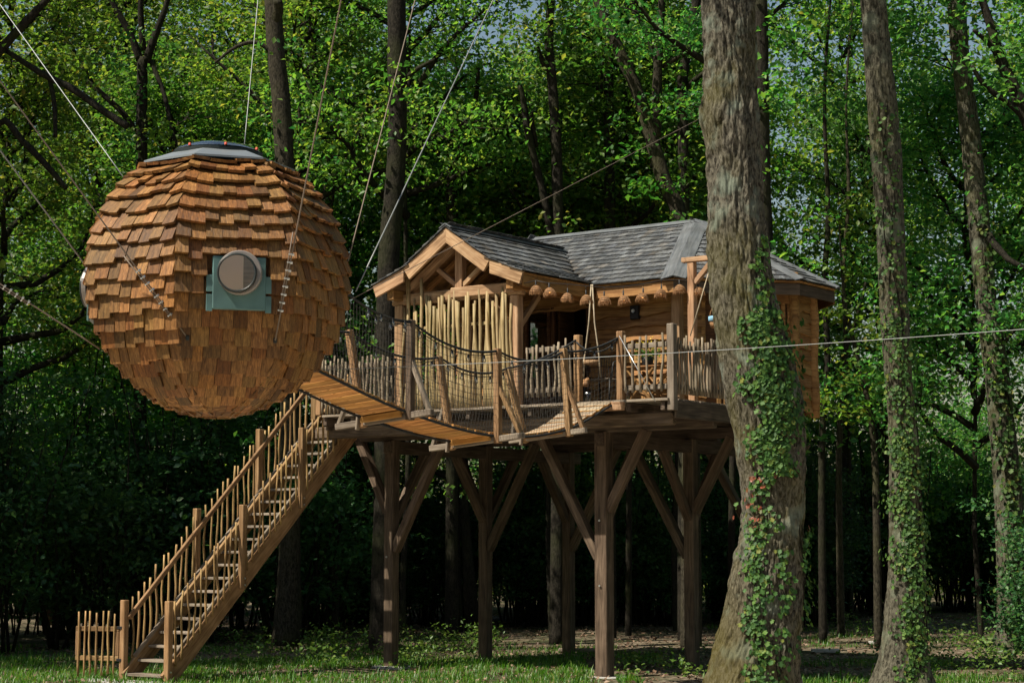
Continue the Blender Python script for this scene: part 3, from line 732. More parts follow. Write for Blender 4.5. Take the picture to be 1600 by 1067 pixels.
# ------------------------------------------------------------------ staircase and its gate
def build_stairs():
    t = thing('staircase', 'steep wooden staircase with stick balusters climbing to the deck', 'staircase', H(-4.9, -4.3, 0))
    v0, z0, v1, z1 = -4.42, 0.0, -.40, 3.78
    k = (z1-z0)/(v1-v0); ln = lambda v: z0+(v-v0)*k
    dirv = (VV+ZZ*k).normalized()
    for u in (-4.5, -5.3): beam('stringer', H(u, v0-.02, .02), H(u, v1+.02, ln(v1+.02)), .06, .26, M_stair, t, b=.006)
    n = 20
    for i in range(n):
        v = v0+.06+(v1-v0-.12)*i/(n-1); z = ln(v)+.04
        beam('tread', H(-5.268, v, z), H(-4.532, v, z), .21, .038, M_grey, t, b=.004)
    for u, sd_ in ((-4.5, 1), (-5.3, -1)):
        uo = u+sd_*.055
        for v in ((-4.45, -2.98, -1.70) if sd_ > 0 else (-4.45, -3.03, -1.69)):
            zb = ln(v)-.06 if v > -4 else -.02
            post('newel_post', H(uo+sd_*.0, v, zb), ln(v)+1.18-zb, .095, M_stair, t, cap=.02)
        ui = u-sd_*.01
        beam('handrail', H(ui, -4.42, ln(-4.42)+.90), H(ui, v1-.1, ln(v1-.1)+.90), .05, .07, M_stair, t)
        beam('lower_rail', H(ui, -4.30, ln(-4.30)+.235), H(ui, v1-.1, ln(v1-.1)+.235), .04, .06, M_grey, t)
        v = -4.30
        while v < v1-.15:
            us = u+sd_*.045; zb = ln(v)+.13+frand(-.03, .03); zt = ln(v)+1.08+frand(-.05, .06)
            stick('baluster', H(us, v, zb), H(us+frand(-.02, .02), v+frand(-.02, .02), zt), frand(.015, .021), M_picketb, t, .014)
            v += frand(.105, .135)
    V, F = chbox(1.5, .5, .06, .01)
    put('footing_slab', raw_mesh('footing_slab', V, F, M_concrete), t, Matrix.Translation(H(-5.1, -4.75, .0)) @ Matrix.Rotation(-TH, 4, 'Z'))
    for v in (-4.45, -2.98, -1.70):
        for dz in (.06, .16):
            V, F = lathe([(0, .01), (.014, .01), (.014, 0)], 7); put('bolt', raw_mesh('bolt', V, F, M_steel), t, Matrix.Translation(H(-4.393, v, max(ln(v)-.06, 0)+dz)) @ Matrix((VV, ZZ, UU)).transposed().to_4x4())
build_stairs()
def build_gate():
    hinge = H(-5.36, -4.47, 0); e = at(122, 1000, 28.15); e.z = 0
    d = (e-hinge); d.z = 0; L = d.length; d.normalize(); hinge = hinge+d*.03
    t = thing('stair_gate', 'low open stick gate hinged at the foot of the stairs', 'gate', hinge)
    for z in (.32, .74): beam('rail', hinge+ZZ*z+d*.02, hinge+d*L+ZZ*z, .05, .07, M_stair, t)
    for s in (.05, L-.03): beam('stile', hinge+d*s+ZZ*.356, hinge+d*s+ZZ*.704, .05, .065, M_stair, t, d)
    nn = d.cross(ZZ); nn = nn if nn.y < 0 else -nn
    for i in range(7):
        p = hinge+d*(.09+(L-.15)*i/6)+nn*.035; stick('picket', p+ZZ*(.07+frand(-.03, .03)), p+ZZ*(.97+frand(-.03, .03))+d*frand(-.02, .02), frand(.014, .019), M_picketb, t, .012)
    for z in (.30, .76): beam('hinge', hinge-d*.03+ZZ*z+nn*.03, hinge+d*.05+ZZ*z+nn*.03, .008, .04, M_black, t)
build_gate()

# ------------------------------------------------------------------ rope bridge
ST = [(-1.38, .76, 3.925), (-2.36, .63, 3.50), (-4.26, .83, 3.325), (-6.15, .93, 3.52), (-8.15, 1.28, 3.86), (-8.6, 1.36, 3.95)]
def cr(tab, v):
    vs = [q[0] for q in tab]; n = len(tab)
    i = 0
    while i < n-2 and v < vs[i+1]: i += 1
    p1, p2 = tab[i], tab[i+1]; t = (v-p1[0])/(p2[0]-p1[0])
    p0 = tab[i-1] if i > 0 else p1; p3 = tab[i+2] if i+2 < n else p2; out = []
    for j in range(1, len(p1)):
        m1 = (p2[j]-p0[j])/(p2[0]-p0[0])*(p2[0]-p1[0]); m2 = (p3[j]-p1[j])/(p3[0]-p1[0])*(p2[0]-p1[0])
        out.append((2*t**3-3*t*t+1)*p1[j]+(t**3-2*t*t+t)*m1+(-2*t**3+3*t*t)*p2[j]+(t**3-t*t)*m2)
    return out
def bpos(v, s=0, dz=0):                                # point on the bridge deck, s across
    u, z = cr(ST, v); ro = .085*min(1, max(0, (-1.4-v)/1.0)); return H(u+s, v, z+s*ro+dz)
BW = .31
LR = [(-1.30, .44, 4.86), (-2.36, -.04, 4.38), (-4.26, .26, 4.37), (-6.15, .36, 4.53), (-8.2, .80, 4.75)]
RR = [(-1.30, 1.14, 4.84), (-2.36, .90, 4.56), (-4.26, 1.20, 4.40), (-6.15, 1.33, 4.58), (-8.25, 1.78, 4.92)]
def rope_pt(tab, v, sg=.13):
    for a, b in zip(tab, tab[1:]):
        if v >= b[0]-1e-6:
            t = (v-a[0])/(b[0]-a[0]); return H(a[1]+(b[1]-a[1])*t, v, a[2]+(b[2]-a[2])*t-sg*4*t*(1-t)*(.5 if a[0] > -1.5 else 1))
    return H(tab[-1][1], v, tab[-1][2])
def build_bridge():
    t = thing('rope_bridge', 'sagging rope bridge with netted sides from deck to hanging sphere', 'bridge', H(.9, -5, 3.2))
    v = -1.46; i = 0
    while v > -8.25:
        a, b = bpos(v, -BW), bpos(v, BW); nx = (bpos(v-.05)-bpos(v+.05)).normalized(); up = (b-a).cross(nx).normalized(); up = up if up.z > 0 else -up
        V, F = chbox((b-a).length+frand(-.03, .03), .140, .03, .004); me = raw_mesh('plank', V, F, M_plank); me.materials.append(M_plankg)
        for p in me.polygons:
            if p.normal.z > .8: p.material_index = 1
        put('plank', me, t, frame(a, b, up)); v -= .158; i += 1
    for s in (-1, 1):                                  # carrier rope under each edge
        tube('carrier_rope', [bpos(-1.38-6.85*k/40, s*(BW+.01), -.03) for k in range(41)], .017, M_rope, t, 6)
    for k, (v, bl, br, lt, rt) in enumerate(((-2.36, .0, 1.27, (-.04, 4.36), (.90, 4.60)), (-4.26, .11, 1.60, (.24, 4.38), (1.19, 4.43)), (-6.15, .15, 1.64, (.34, 4.55), (1.31, 4.61)))):
        u0, z = cr(ST, v); f = lambda u, dz: H(u, v, z+(u-u0)*.085+dz)
        beam('crossbeam', f(bl, -.075), f(br, -.075), .07, .075, M_grey, t)
        beam('bearer', H(u0-BW, v-.09, z-.05-BW*.085), H(u0+BW, v-.09, z-.05+BW*.085), .05, .075, M_plank, t)
        rb = f(u0+BW+.06, -.13); beam('bridge_post', rb, H(rt[0], v, rt[1]), .085, .085, M_stair if k < 2 else M_post, t, VV)
        hb = rb.lerp(H(rt[0], v, rt[1]), .62); beam('brace', hb+VV*.003, f(br-.05, -.05)+VV*.003, .055, .065, M_stair if k != 2 else M_grey, t, VV)
        lb = f(u0-BW-.05, -.13); beam('bridge_post', lb, H(lt[0], v, lt[1]), .085, .085, M_stair, t, VV)
        beam('clamp_block', f(u0-BW-.09, -.16)-VV*.055, f(u0-BW-.07, .03)-VV*.055, .035, .06, M_grey, t, VV)
        beam('brace', H(lt[0], v+.003, lt[1]).lerp(lb, .5), f(bl+.04, -.05)+VV*.003, .05, .06, M_grey, t, VV)
    for tab in (LR, RR):
        n = 60; v0, v1 = tab[0][0], tab[-1][0]; pts = [rope_pt(tab, v0+(v1-v0)*k/n) for k in range(n+1)]
        tube('hand_rope', pts, .016, M_rope, t, 6)
        s = -1 if tab is LR else 1; mb = MB(); v0 = -1.42
        def npt(v, q):
            a = bpos(max(v, -8.2), s*(BW+.02), -.02); b = rope_pt(tab, v); w = math.sin(math.pi*q)
            return a.lerp(b, q)+UU*(s*.05*w+.02*mnoise.noise(Vector((v*2.1, q*3, s))))+ZZ*.015*mnoise.noise(Vector((v*3.3, q*4, s+5)))
        nv = 100; nh = 13
        for k in range(nv+1):
            v = v0+(v1-v0)*k/nv; mb.tube([npt(v, q/5) for q in range(6)], .0024, 3, False)
        for q in range(1, nh):
            mb.tube([npt(v0+(v1-v0)*k/70, q/nh) for k in range(71)], .0024, 3, False)
        mb.build('net', M_net, t)
    tube('entrance_rope', sag(H(.44, -1.36, 4.80), H(1.14, -1.36, 4.80), .16), .012, M_rope, t, 6)
    tube('stay_wire', [H(1.17, -1.37, 4.84), H(1.75, -1.37, 3.90)], .007, M_steel, t, 5)
build_bridge()

def bulbs(label, pts, step, name='string_lights', group='strings of festoon bulbs'):
    t = thing(name, label, 'string lights', pts[0], group)
    tube('wire', pts, .006, M_black, t, 5)
    bv, bf = lathe([(.0, -.085), (.016, -.078), (.026, -.058), (.024, -.038), (.013, -.018)], 10); bm = raw_mesh('bulb', bv, bf, M_glass, True)
    cv, cf = lathe([(.0141, -.030), (.0145, .0), (.009, .012), (0, .014)], 8); cm = raw_mesh('socket', cv, cf, M_black, True)
    fv, ff = lathe([(0, -.06), (.004, -.055), (.004, -.03), (0, -.028)], 5); fm = raw_mesh('filament', fv, ff, M_steel, True)
    L = 0; nxt = step*.5
    for a, b in zip(pts, pts[1:]):
        d = (b-a).length
        while nxt <= L+d:
            p = a.lerp(b, (nxt-L)/d)-ZZ*.012; o = put('bulb', bm, t, Matrix.Translation(p)); put('socket', cm, o, Matrix.Translation(p)); put('filament', fm, o, Matrix.Translation(p)); nxt += step
        L += d
rp = [rope_pt(RR, -1.3-6.9*k/50, .15)-ZZ*.03 for k in range(51)]
bulbs('clear bulbs strung along the near hand rope of the bridge', rp[:44], .36)
rp = [rope_pt(LR, -1.3-6.7*k/50, .15)-ZZ*.03 for k in range(51)]
bulbs('clear bulbs strung along the far hand rope of the bridge', rp[:44], .40)
bulbs('clear bulbs on the wire from the first bridge post to the sphere', sag(H(1.33, -6.18, 4.60), at(556, 468, 20.7), .06), .45)

# ------------------------------------------------------------------ hanging shingle sphere
SC = at(337, 438, 19.7)
def build_sphere():
    t = thing('sphere_cabin', 'round shingle-clad cabin with porthole hanging from steel cables', 'sphere cabin', SC-ZZ*1.36)
    NF = 7; RC, RV = 1.32, 1.345; AP = RC*math.cos(math.pi/NF); TN = math.tan(math.pi/NF)
    d0 = Vector((CAM.x-SC.x, CAM.y-SC.y, 0)).normalized(); r0 = Vector((-d0.y, d0.x, 0))
    def az(deg): return d0*math.cos(R(deg))+r0*math.sin(R(deg))
    def surf(dr, sd, ph, s, k=0): return SC+dr*((AP+k)*math.sin(ph))+sd*s+ZZ*((RV+k)*math.cos(ph))
    # inner shell
    V = []; F = []; phs = [R(32+i*(172-32)/22) for i in range(23)]
    for ph in phs:
        for f in range(NF):
            dr = az(9+360/NF*(f+.5)); V.append(dr*((RC-.02)*math.sin(ph))+ZZ*((RV-.02)*math.cos(ph)))
    for i in range(22):
        for f in range(NF): F.append((i*NF+f, i*NF+(f+1) % NF, (i+1)*NF+(f+1) % NF, (i+1)*NF+f))
    F.append(tuple(range(NF))); F.append(tuple(22*NF+f for f in range(NF))[::-1])
    put('shell', raw_mesh('shell', V, F, M_shell), t, Matrix.Translation(SC))
    # shingles
    items = []; win = (0, 2, 5); step = .166/RV; ph = R(32)+.11
    row = 0
    while ph < R(173):
        for f in range(NF):
            dr = az(9+360/NF*f); sd_ = ZZ.cross(dr).normalized(); hw = AP*math.sin(ph-(step*.6 if ph > R(90) else 0))*TN+.026; w2 = 2*hw
            n = max(2, int(round(w2/.142))); ws = [frand(.75, 1.25) for _ in range(n)]; tot = sum(ws); s = -hw
            for k in range(n):
                w = ws[k]/tot*w2; c = s+w/2; s += w
                zc = RV*math.cos(ph-.05)
                zb = RV*math.cos(ph)
                if f in win and abs(c-.03) < .30 and -.54 < zb < -.09: continue
                L = (.29 if row > 1 else .15+.1*row); cut = f in win and abs(c-.03) < .30 and -.09 < zb < .065
                jb = random.choice((-.028, -.012, 0, 0, .012, .03))/RV+frand(-.006, .006)
                jb = jb if ph < R(150) else jb*.4
                if cut: jb = math.acos(.078/RV)-ph; L = .20
                pb = surf(dr, sd_, ph+jb, c, 0)+(dr*math.sin(ph)+ZZ*math.cos(ph))*(.055+frand(-.006, .012)); p2 = ph+jb-L/RV
                sh = math.sin(max(p2, .1))/max(.12, math.sin(ph)); sh = 1 if sh > 1 else sh
                pt = surf(dr, sd_, p2, c*(1+(sh-1)*.9), 0)+(dr*math.sin(p2)+ZZ*math.cos(p2))*.006
                x = (pt-pb).normalized(); nn = (dr*math.sin(ph)+ZZ*math.cos(ph)); y = nn.cross(x).normalized(); z = x.cross(y)
                rr = frand(-.02, .02); y2 = y*math.cos(rr)+x*math.sin(rr)
                M = Matrix((x*L, y2*(w-.003), z)).transposed().to_4x4(); M.translation = pb
                vd = CAM-pb; sc = max(0, nn.dot(vd.normalized()))*w
                items.append((sc, M))
        ph += step; row += 1
    place_shingles(items, M_shingle, t, 300, 'shingle_field', .032)
    # zinc collar, gasket ring, dome
    def ring7(r1, z1, r2, z2, th=.02):
        V = []; 
        for r, z in ((r1, z1), (r2, z2), (r2, z2-th), (r1, z1-th)):
            for f in range(NF): V.append(az(9+360/NF*(f+.5))*r+ZZ*z)
        return V, [tuple(k*NF+q for k, q in ((a, f), (a, (f+1) % NF), ((a+1) % 4, (f+1) % NF), ((a+1) % 4, f))) for a in range(4) for f in range(NF)]
    put('collar', raw_mesh('collar', *ring7(.80, 1.175, .50, 1.29), M_zinc), t, Matrix.Translation(SC))
    V, F = lathe([(.47, 1.22), (.47, 1.315), (.455, 1.33), (.42, 1.33), (.42, 1.22)], 36); g = put('skylight_rim', raw_mesh('skylight_rim', V, F, M_rubber, False), t, Matrix.Translation(SC))
    V, F = lathe([(.475, 1.330), (.46, 1.342), (.42, 1.362), (.34, 1.395), (.23, 1.42), (.12, 1.433), (.001, 1.437)], 36); put('skylight_dome', raw_mesh('skylight_dome', V, F, M_dome, True), t, Matrix.Translation(SC))
    V, F = lathe([(.001, 1.20), (.44, 1.20)], 24); put('skylight_liner', raw_mesh('skylight_liner', V, F, M_zinc, True), t, Matrix.Translation(SC))
    for a in (-38, 10, 60, -100, 130):
        V, F = lathe([(.0, .03), (.014, .024), (.016, 0)], 8); put('red_cap', raw_mesh('red_cap', V, F, M_red, True), g, Matrix.Translation(SC+az(a)*.46+ZZ*1.335))
    # portholes
    for f in win:
        dr = az(9+360/NF*f); sd_ = ZZ.cross(dr).normalized(); M = Matrix((sd_, ZZ, dr)).transposed().to_4x4(); M.translation = SC+dr*(AP+.048)+sd_*.03-ZZ*.19
        V, F = chbox(.52, .52, .06, .008); w = put('porthole_window', raw_mesh('porthole_window', V, F, M_teal if f == 0 else M_zinc), t, M)
        for sx in (-1, 1):
            for zz in (-.19, .0):
                V, F = chbox(.06, .165, .02, .003); put('flashing_strip', raw_mesh('flashing_strip', V, F, M_teal), w, M @ Matrix.Translation((sx*.288, zz-.01, .012)))
        T2 = M @ Matrix.Translation((-.01, .085, .0)) @ Matrix.Rotation(R(-14), 4, 'Y') @ Matrix.Diagonal((.92, .92, 1 if f == 0 else .5, 1))
        V, F = lathe([(.236, .0), (.236, .085), (.226, .095), (.17, .095)], 40); put('porthole_ring', raw_mesh('porthole_ring', V, F, M_tubein, False), w, T2 @ Matrix.Translation((.022, .012, 0)))
        V, F = lathe([(.208, .09), (.208, .158), (.196, .168), (.186, .160), (.186, .10)], 40); put('gasket', raw_mesh('gasket', V, F, M_rubber, False), w, T2)
        V, F = lathe([(.188, .154), (.001, .154)], 36); put('lit_interior', raw_mesh('lit_interior', V, F, M_litroom, True), w, T2)  # disc behind the pane, coloured to pass for the daylit interior
        cv = [(.07, y, .156) for y in (-.172, .172)]; arc = [(.186*math.cos(a), .186*math.sin(a), .156) for a in np.linspace(-1.16, 1.16, 12)]
        V = [cv[0]]+arc+[cv[1]]; V2 = V+[(x, y, .158) for x, y, z in V]; k = len(V)
        put('curtain', raw_mesh('curtain', V2, [tuple(range(k))[::-1], tuple(range(k, 2*k))]+[(i, (i+1) % k, k+(i+1) % k, k+i) for i in range(k)], M_fresh), w, T2)
        V, F = lathe([(.187, .161), (.001, .163)], 36); put('pane', raw_mesh('pane', V, F, M_glass, True), w, T2)
    # cable anchors: dark plates on two lower edges
    for px, py in ((293, 528), (430, 532)):
        p = on_sphere(px, py); V, F = chbox(.035, .05, .03, .006); put('anchor', raw_mesh('anchor', V, F, M_rubber), t, Matrix.Translation(p) @ (CAM-p).to_track_quat('Z', 'Y').to_matrix().to_4x4())
def on_sphere(px, py, rr=1.37):
    d = ray(px, py).normalized(); o = CAM-SC; b = o.dot(d); c = o.dot(o)-rr*rr; q = b*b-c
    return CAM+d*(-b-math.sqrt(max(0, q)))
build_sphere()

# ------------------------------------------------------------------ steel cables
def cable(label, a, b, r, mat, slack=0, clamps=None, group='suspension cables', n=12):
    t = thing('steel_cable', label, 'cable', b, group)
    pts = sag(a, b, slack, n); tube('strand', pts, r, mat, t, 6)
    if clamps:
        lo, hi, k = clamps; A, B = Vector(a), Vector(b); d = (B-A).normalized(); side = d.cross(CAM-B).normalized()
        tube('loop_tail', [A.lerp(B, lo-.05)+side*.03, A.lerp(B, lo+.02)+side*.022, A.lerp(B, hi)+side*.016], r*.9, mat, t, 5)
        for i in range(k):
            p = A.lerp(B, lo+(hi-lo)*i/(k-1)); mb = MB(); pa = p-side*.018; pb = p+side*.030
            mb.tube([pa, p+(CAM-p).normalized()*.018, pb], .006, 5); mb.tube([p-d*.010-side*.010, p+d*.010-side*.010], .015, 6); mb.tube([p-d*.007+side*.022, p+d*.007+side*.022], .011, 6); mb.build('clamp', M_steel, t)
    return t
Ys = SC.y
cable('pale cable from the top left corner to behind the sphere', at(-120, -160, 23), at(200, 287, Ys+.4), .006, M_cable)
cable('white cable from the left edge down to the side porthole', at(-160, 20, 18), at(139, 422, Ys), .0095, M_cable)
cable('brown cable from the left edge to the lower left of the sphere', at(-160, 340, 18.6), at(156, 545, Ys-.35), .008, M_cabled, clamps=(.52, .64, 5))
cable('dark cable crossing the left front of the sphere with clamps', at(-100, -10, 17.6), on_sphere(293, 528), .008, M_cabled, clamps=(.80, .93, 8))
cable('dark cable down the right front of the sphere with clamps', at(566, -170, 17.3), on_sphere(430, 532, 1.40), .008, M_cabled, clamps=(.80, .93, 8))
cable('thin pale cable rising straight from behind the skylight', at(420, -180, 22), at(381, 236, Ys+.5), .0055, M_cable)
cable('cable from treetop to the right porthole of the sphere', at(700, -200, 24), at(544, 408, Ys), .007, M_cabled)
cable('pale cable slanting past the cabin gable to the sphere', at(870, -210, 25), at(556, 455, Ys+.2), .008, M_cable)
cable('thin dark wire from the big trunk past the gable to the sphere', at(1240, 110, 33), at(548, 468, Ys+.5), .0045, M_cabled)
cable('long taut cable across the bridge to the right edge', at(1750, 503, 16.5), at(505, 578, 21.0), .0036, M_cable, .04)

# ------------------------------------------------------------------ lamps on the eave
LP = [(837, 452), (858, 456), (887, 464), (915.6, 467), (944, 469), (974, 468), (1005, 464), (1033.5, 458), (1061.5, 451), (1091, 454)]
def shade_mesh():
    mb = MB(); n = 30
    for k in range(n):
        a = 2*math.pi*k/n; c, s = math.cos(a), math.sin(a); j = random.uniform(.9, 1.08); zb = -.135+random.uniform(-.012, .012)
        mb.tube([Vector((.02*c, .02*s, 0)), Vector((.065*c, .065*s, -.025)), Vector((.095*c*j, .095*s*j, -.075)), Vector((.108*c*j, .108*s*j, zb))], .0042, 4, False)
    for r, z in ((.03, -.006), (.068, -.028), (.088, -.058), (.099, -.085)):
        mb.tube([Vector((r*math.cos(a), r*math.sin(a), z)) for a in np.linspace(0, 6.283, 21)], .0045, 4, False)
    V, F = lathe([(.018, .002), (.062, -.025), (.085, -.058), (.093, -.085)], 20); mb.add(V, F)
    return raw_mesh('shade', mb.V, mb.F, M_wicker, True)
def build_lamps():
    sm = shade_mesh(); bv, bf = lathe([(.001, -.075), (.016, -.07), (.024, -.05), (.016, -.025), (.011, -.005)], 12); bm = raw_mesh('bulb', bv, bf, M_bulb, True)
    cv, cf = lathe([(.001, .075), (.010, .07), (.012, .0), (.014, -.012)], 8); cm = raw_mesh('socket', cv, cf, M_black, True)
    ordn = ['leftmost', 'second', 'third', 'fourth', 'fifth', 'sixth', 'seventh', 'eighth', 'ninth', 'rightmost']; pts = []
    for i, (x, y) in enumerate(LP):
        Y = 27.2-.0009*(x-837); p = at(x, y-6, Y); pts.append(p+ZZ*.075)
        where = 'from the left' if 0 < i < 9 else 'of the row'
        t = thing('pendant_lamp', f'small fringed wicker lamp on the porch string, {ordn[i]} {where}', 'lamp', p, 'wicker lamps under the eave')
        M = Matrix.Translation(p) @ Matrix.Rotation(frand(-.15, .15), 4, 'X') @ Matrix.Rotation(frand(-.15, .15), 4, 'Y') @ Matrix.Rotation(frand(0, 6), 4, 'Z')
        M = M @ Matrix.Diagonal((.88, .88, .95, 1)); put('shade', sm, t, M); put('bulb', bm, t, M); put('socket', cm, t, Matrix.Translation(p))
        if 1 < i < 8: tube('flex', [p+ZZ*.075, p+ZZ*.13], .004, M_black, t, 5)
        pts[-1] = p+ZZ*(.13 if 1 < i < 8 else .07)
    t = thing('lamp_wire', 'black wire carrying the wicker lamps under the eave', 'wire', pts[0])
    P = [H(GC+1.1, -1.3, 5.70)]+pts+[H(1.9, -.5, 5.55)]
    tube('wire', P, .006, M_black, t, 5); V, F = lathe([(.001, .02), (.012, .01), (.012, -.01)], 6); put('hook', raw_mesh('hook', V, F, M_steel), t, Matrix.Translation(P[0]))
build_lamps()

# ------------------------------------------------------------------ things on the deck
def build_hoist():
    p = atv(1083, 600, -.45); p = H((p-OO).dot(UU), -.45, DZ)
    t = thing('bucket_hoist', 'pale timber hoist post with bracketed arm behind the deck railing', 'hoist', p)
    top = 5.93-DZ; post('post', p, top, .105, M_fresh, t)
    d = (UU*.6+VV*.8); a = p+ZZ*(top+.035)
    beam('arm', a-UU*.14-VV*.02, a+UU*.62, .10, .07, M_fresh, t); beam('brace', p+ZZ*(top-.30)+UU*.05, p+ZZ*(top-.01)+UU*.33, .07, .07, M_fresh, t, VV)
    V, F = lathe([(.0, -.012), (.035, -.012), (.025, 0), (.035, .012), (0, .012)], 14); put('pulley', raw_mesh('pulley', V, F, M_steel, True), t, Matrix.Translation(p+UU*.30+ZZ*(top-.16)) @ Matrix.Rotation(R(90), 4, 'X'))
    tube('hoist_rope', [p+UU*.28+ZZ*(top-.14), p+UU*.02-VV*.10+ZZ*.92], .009, M_hemp, t, 5); tube('hoist_rope', [p+UU*.33+ZZ*(top-.14), p+UU*.38+ZZ*1.32], .006, M_hemp, t, 5)
    b = p+UU*.38+ZZ*1.02
    k = thing('basket', 'small wicker basket with blue rim hanging beside the big trunk', 'basket', b)
    V, F = lathe([(.001, 0), (.075, 0), (.095, .10), (.09, .10), (.07, .012)], 16); put('body', raw_mesh('body', V, F, M_wicker, True), k, Matrix.Translation(b))
    V, F = lathe([(.092, .09), (.108, .10), (.106, .16), (.092, .165)], 16); put('cloth_rim', raw_mesh('cloth_rim', V, F, M_blue, True), k, Matrix.Translation(b))
    tube('handle', [b+UU*.095*math.cos(a2)+ZZ*(.15+.16*math.sin(a2)) for a2 in np.linspace(0, math.pi, 12)], .008, M_wicker, k, 6)
build_hoist()
def build_swing():
    a = atv(924, 478, -.62); b0 = H((a-OO).dot(UU), -.62, 5.72); s = atv(926, 580, -.62)
    t = thing('rope_swing', 'round log rope swing hanging under the porch eave', 'swing', b0-ZZ*1.4)
    for k, (dx, bx) in enumerate(((-.12, -.10), (.13, .12))): 
        tube('rope', [b0+UU*.02*k, b0+UU*bx*.45-ZZ*.55, b0+UU*dx-ZZ*1.05, b0+UU*dx*1.15-ZZ*1.36], .011, M_hemp, t, 6)
    tube('rope', [b0-UU*.12-ZZ*1.02, b0-UU*.17-ZZ*1.25, b0-UU*.10-ZZ*1.45], .009, M_hemp, t, 5)
    V, F = lathe([(.001, -.03), (.11, -.03), (.12, 0), (.11, .03), (.001, .035)], 14); put('seat', raw_mesh('seat', V, F, M_fresh, True), t, Matrix.Translation(b0-ZZ*1.14))
    tube('knot_basket', [b0-UU*.1-ZZ*(1.38+.02*i)+VV*.02*math.sin(i) for i in range(6)], .05, M_wicker, t, 7)
build_swing()
def build_chair():
    c = atv(945, 600, .05); c = H((c-OO).dot(UU), .05, DZ)
    t = thing('garden_chair', 'dark metal chair on the porch behind the railing', 'chair', c); X, Y = UU, VV; g = lambda x, y, z: c+X*x+Y*y+ZZ*z
    for x in (-.22, .22):
        tube('leg', [g(x, -.22, 0), g(x, -.2, .42)], .011, M_black, t, 6); tube('leg', [g(x, .24, 0), g(x, .18, .42)], .011, M_black, t, 6)
    mb = MB()
    for i in range(9): mb.box(g(-.22, -.2+i*.048, .43), g(.22, -.2+i*.048, .43), .03, .012)
    mb.build('seat', M_grey, t)
    tube('arm_frame', [g(-.24, -.2, .42), g(-.27, -.18, .66), g(-.26, .2, .78), g(0, .28, .82), g(.26, .2, .78), g(.27, -.18, .66), g(.24, -.2, .42)], .013, M_black, t, 6)
    mb = MB()
    for i in range(13): a = -.24+i*.04; mb.tube([g(a, .2, .44), g(a, .27-abs(a)*.2, .80)], .005, 4)
    mb.build('backrest', M_black, t)
build_chair()
def build_table():
    c = atv(1012, 600, .3); c = H((c-OO).dot(UU), .3, DZ)
    t = thing('folding_table', 'small wooden folding table with crossed legs by the wall', 'table', c); g = lambda x, y, z: c+UU*x+VV*y+ZZ*z
    for i in range(5): beam('slat', g(-.34, -.2+i*.1, .60), g(.34, -.2+i*.1, .60), .088, .022, M_larch, t)
    for y in (-.22, .22):
        beam('leg', g(-.24, y, .02), g(.24, y, .57), .03, .06, M_larch, t, VV); beam('leg', g(.24, y+.032, .02), g(-.24, y+.032, .57), .03, .06, M_larch, t, VV)
    beam('stretcher', g(0, -.2, .29), g(0, .25, .29), .03, .03, M_larch, t)
    p = g(0, 0, .612); k = thing('potted_plant', 'leafy plant with yellow flowers in a dark pot on the table', 'plant', p)
    V, F = lathe([(.001, 0), (.07, 0), (.10, .15), (.09, .15), (.08, .03)], 14); put('pot', raw_mesh('pot', V, F, M_black, True), k, Matrix.Translation(p))
    C, Nn = spray((0, 0, .21), 240, .115, .6); C[:, 2] = np.maximum(C[:, 2], .1); put('foliage', leaves('foliage', C, Nn, RNG.uniform(.03, .06, 240), M_weed), k, Matrix.Translation(p))
    my = leafmat('yellow_petal', [(0, (.55, .38, .03)), (1, (.7, .55, .08))], .3); C, Nn = spray((0, 0, .32), 90, .14, .25); tag(put('flower_heads', leaves('flower_heads', C, Nn, RNG.uniform(.025, .045, 90), my), k, Matrix.Translation(p)), kind='stuff')
build_table()
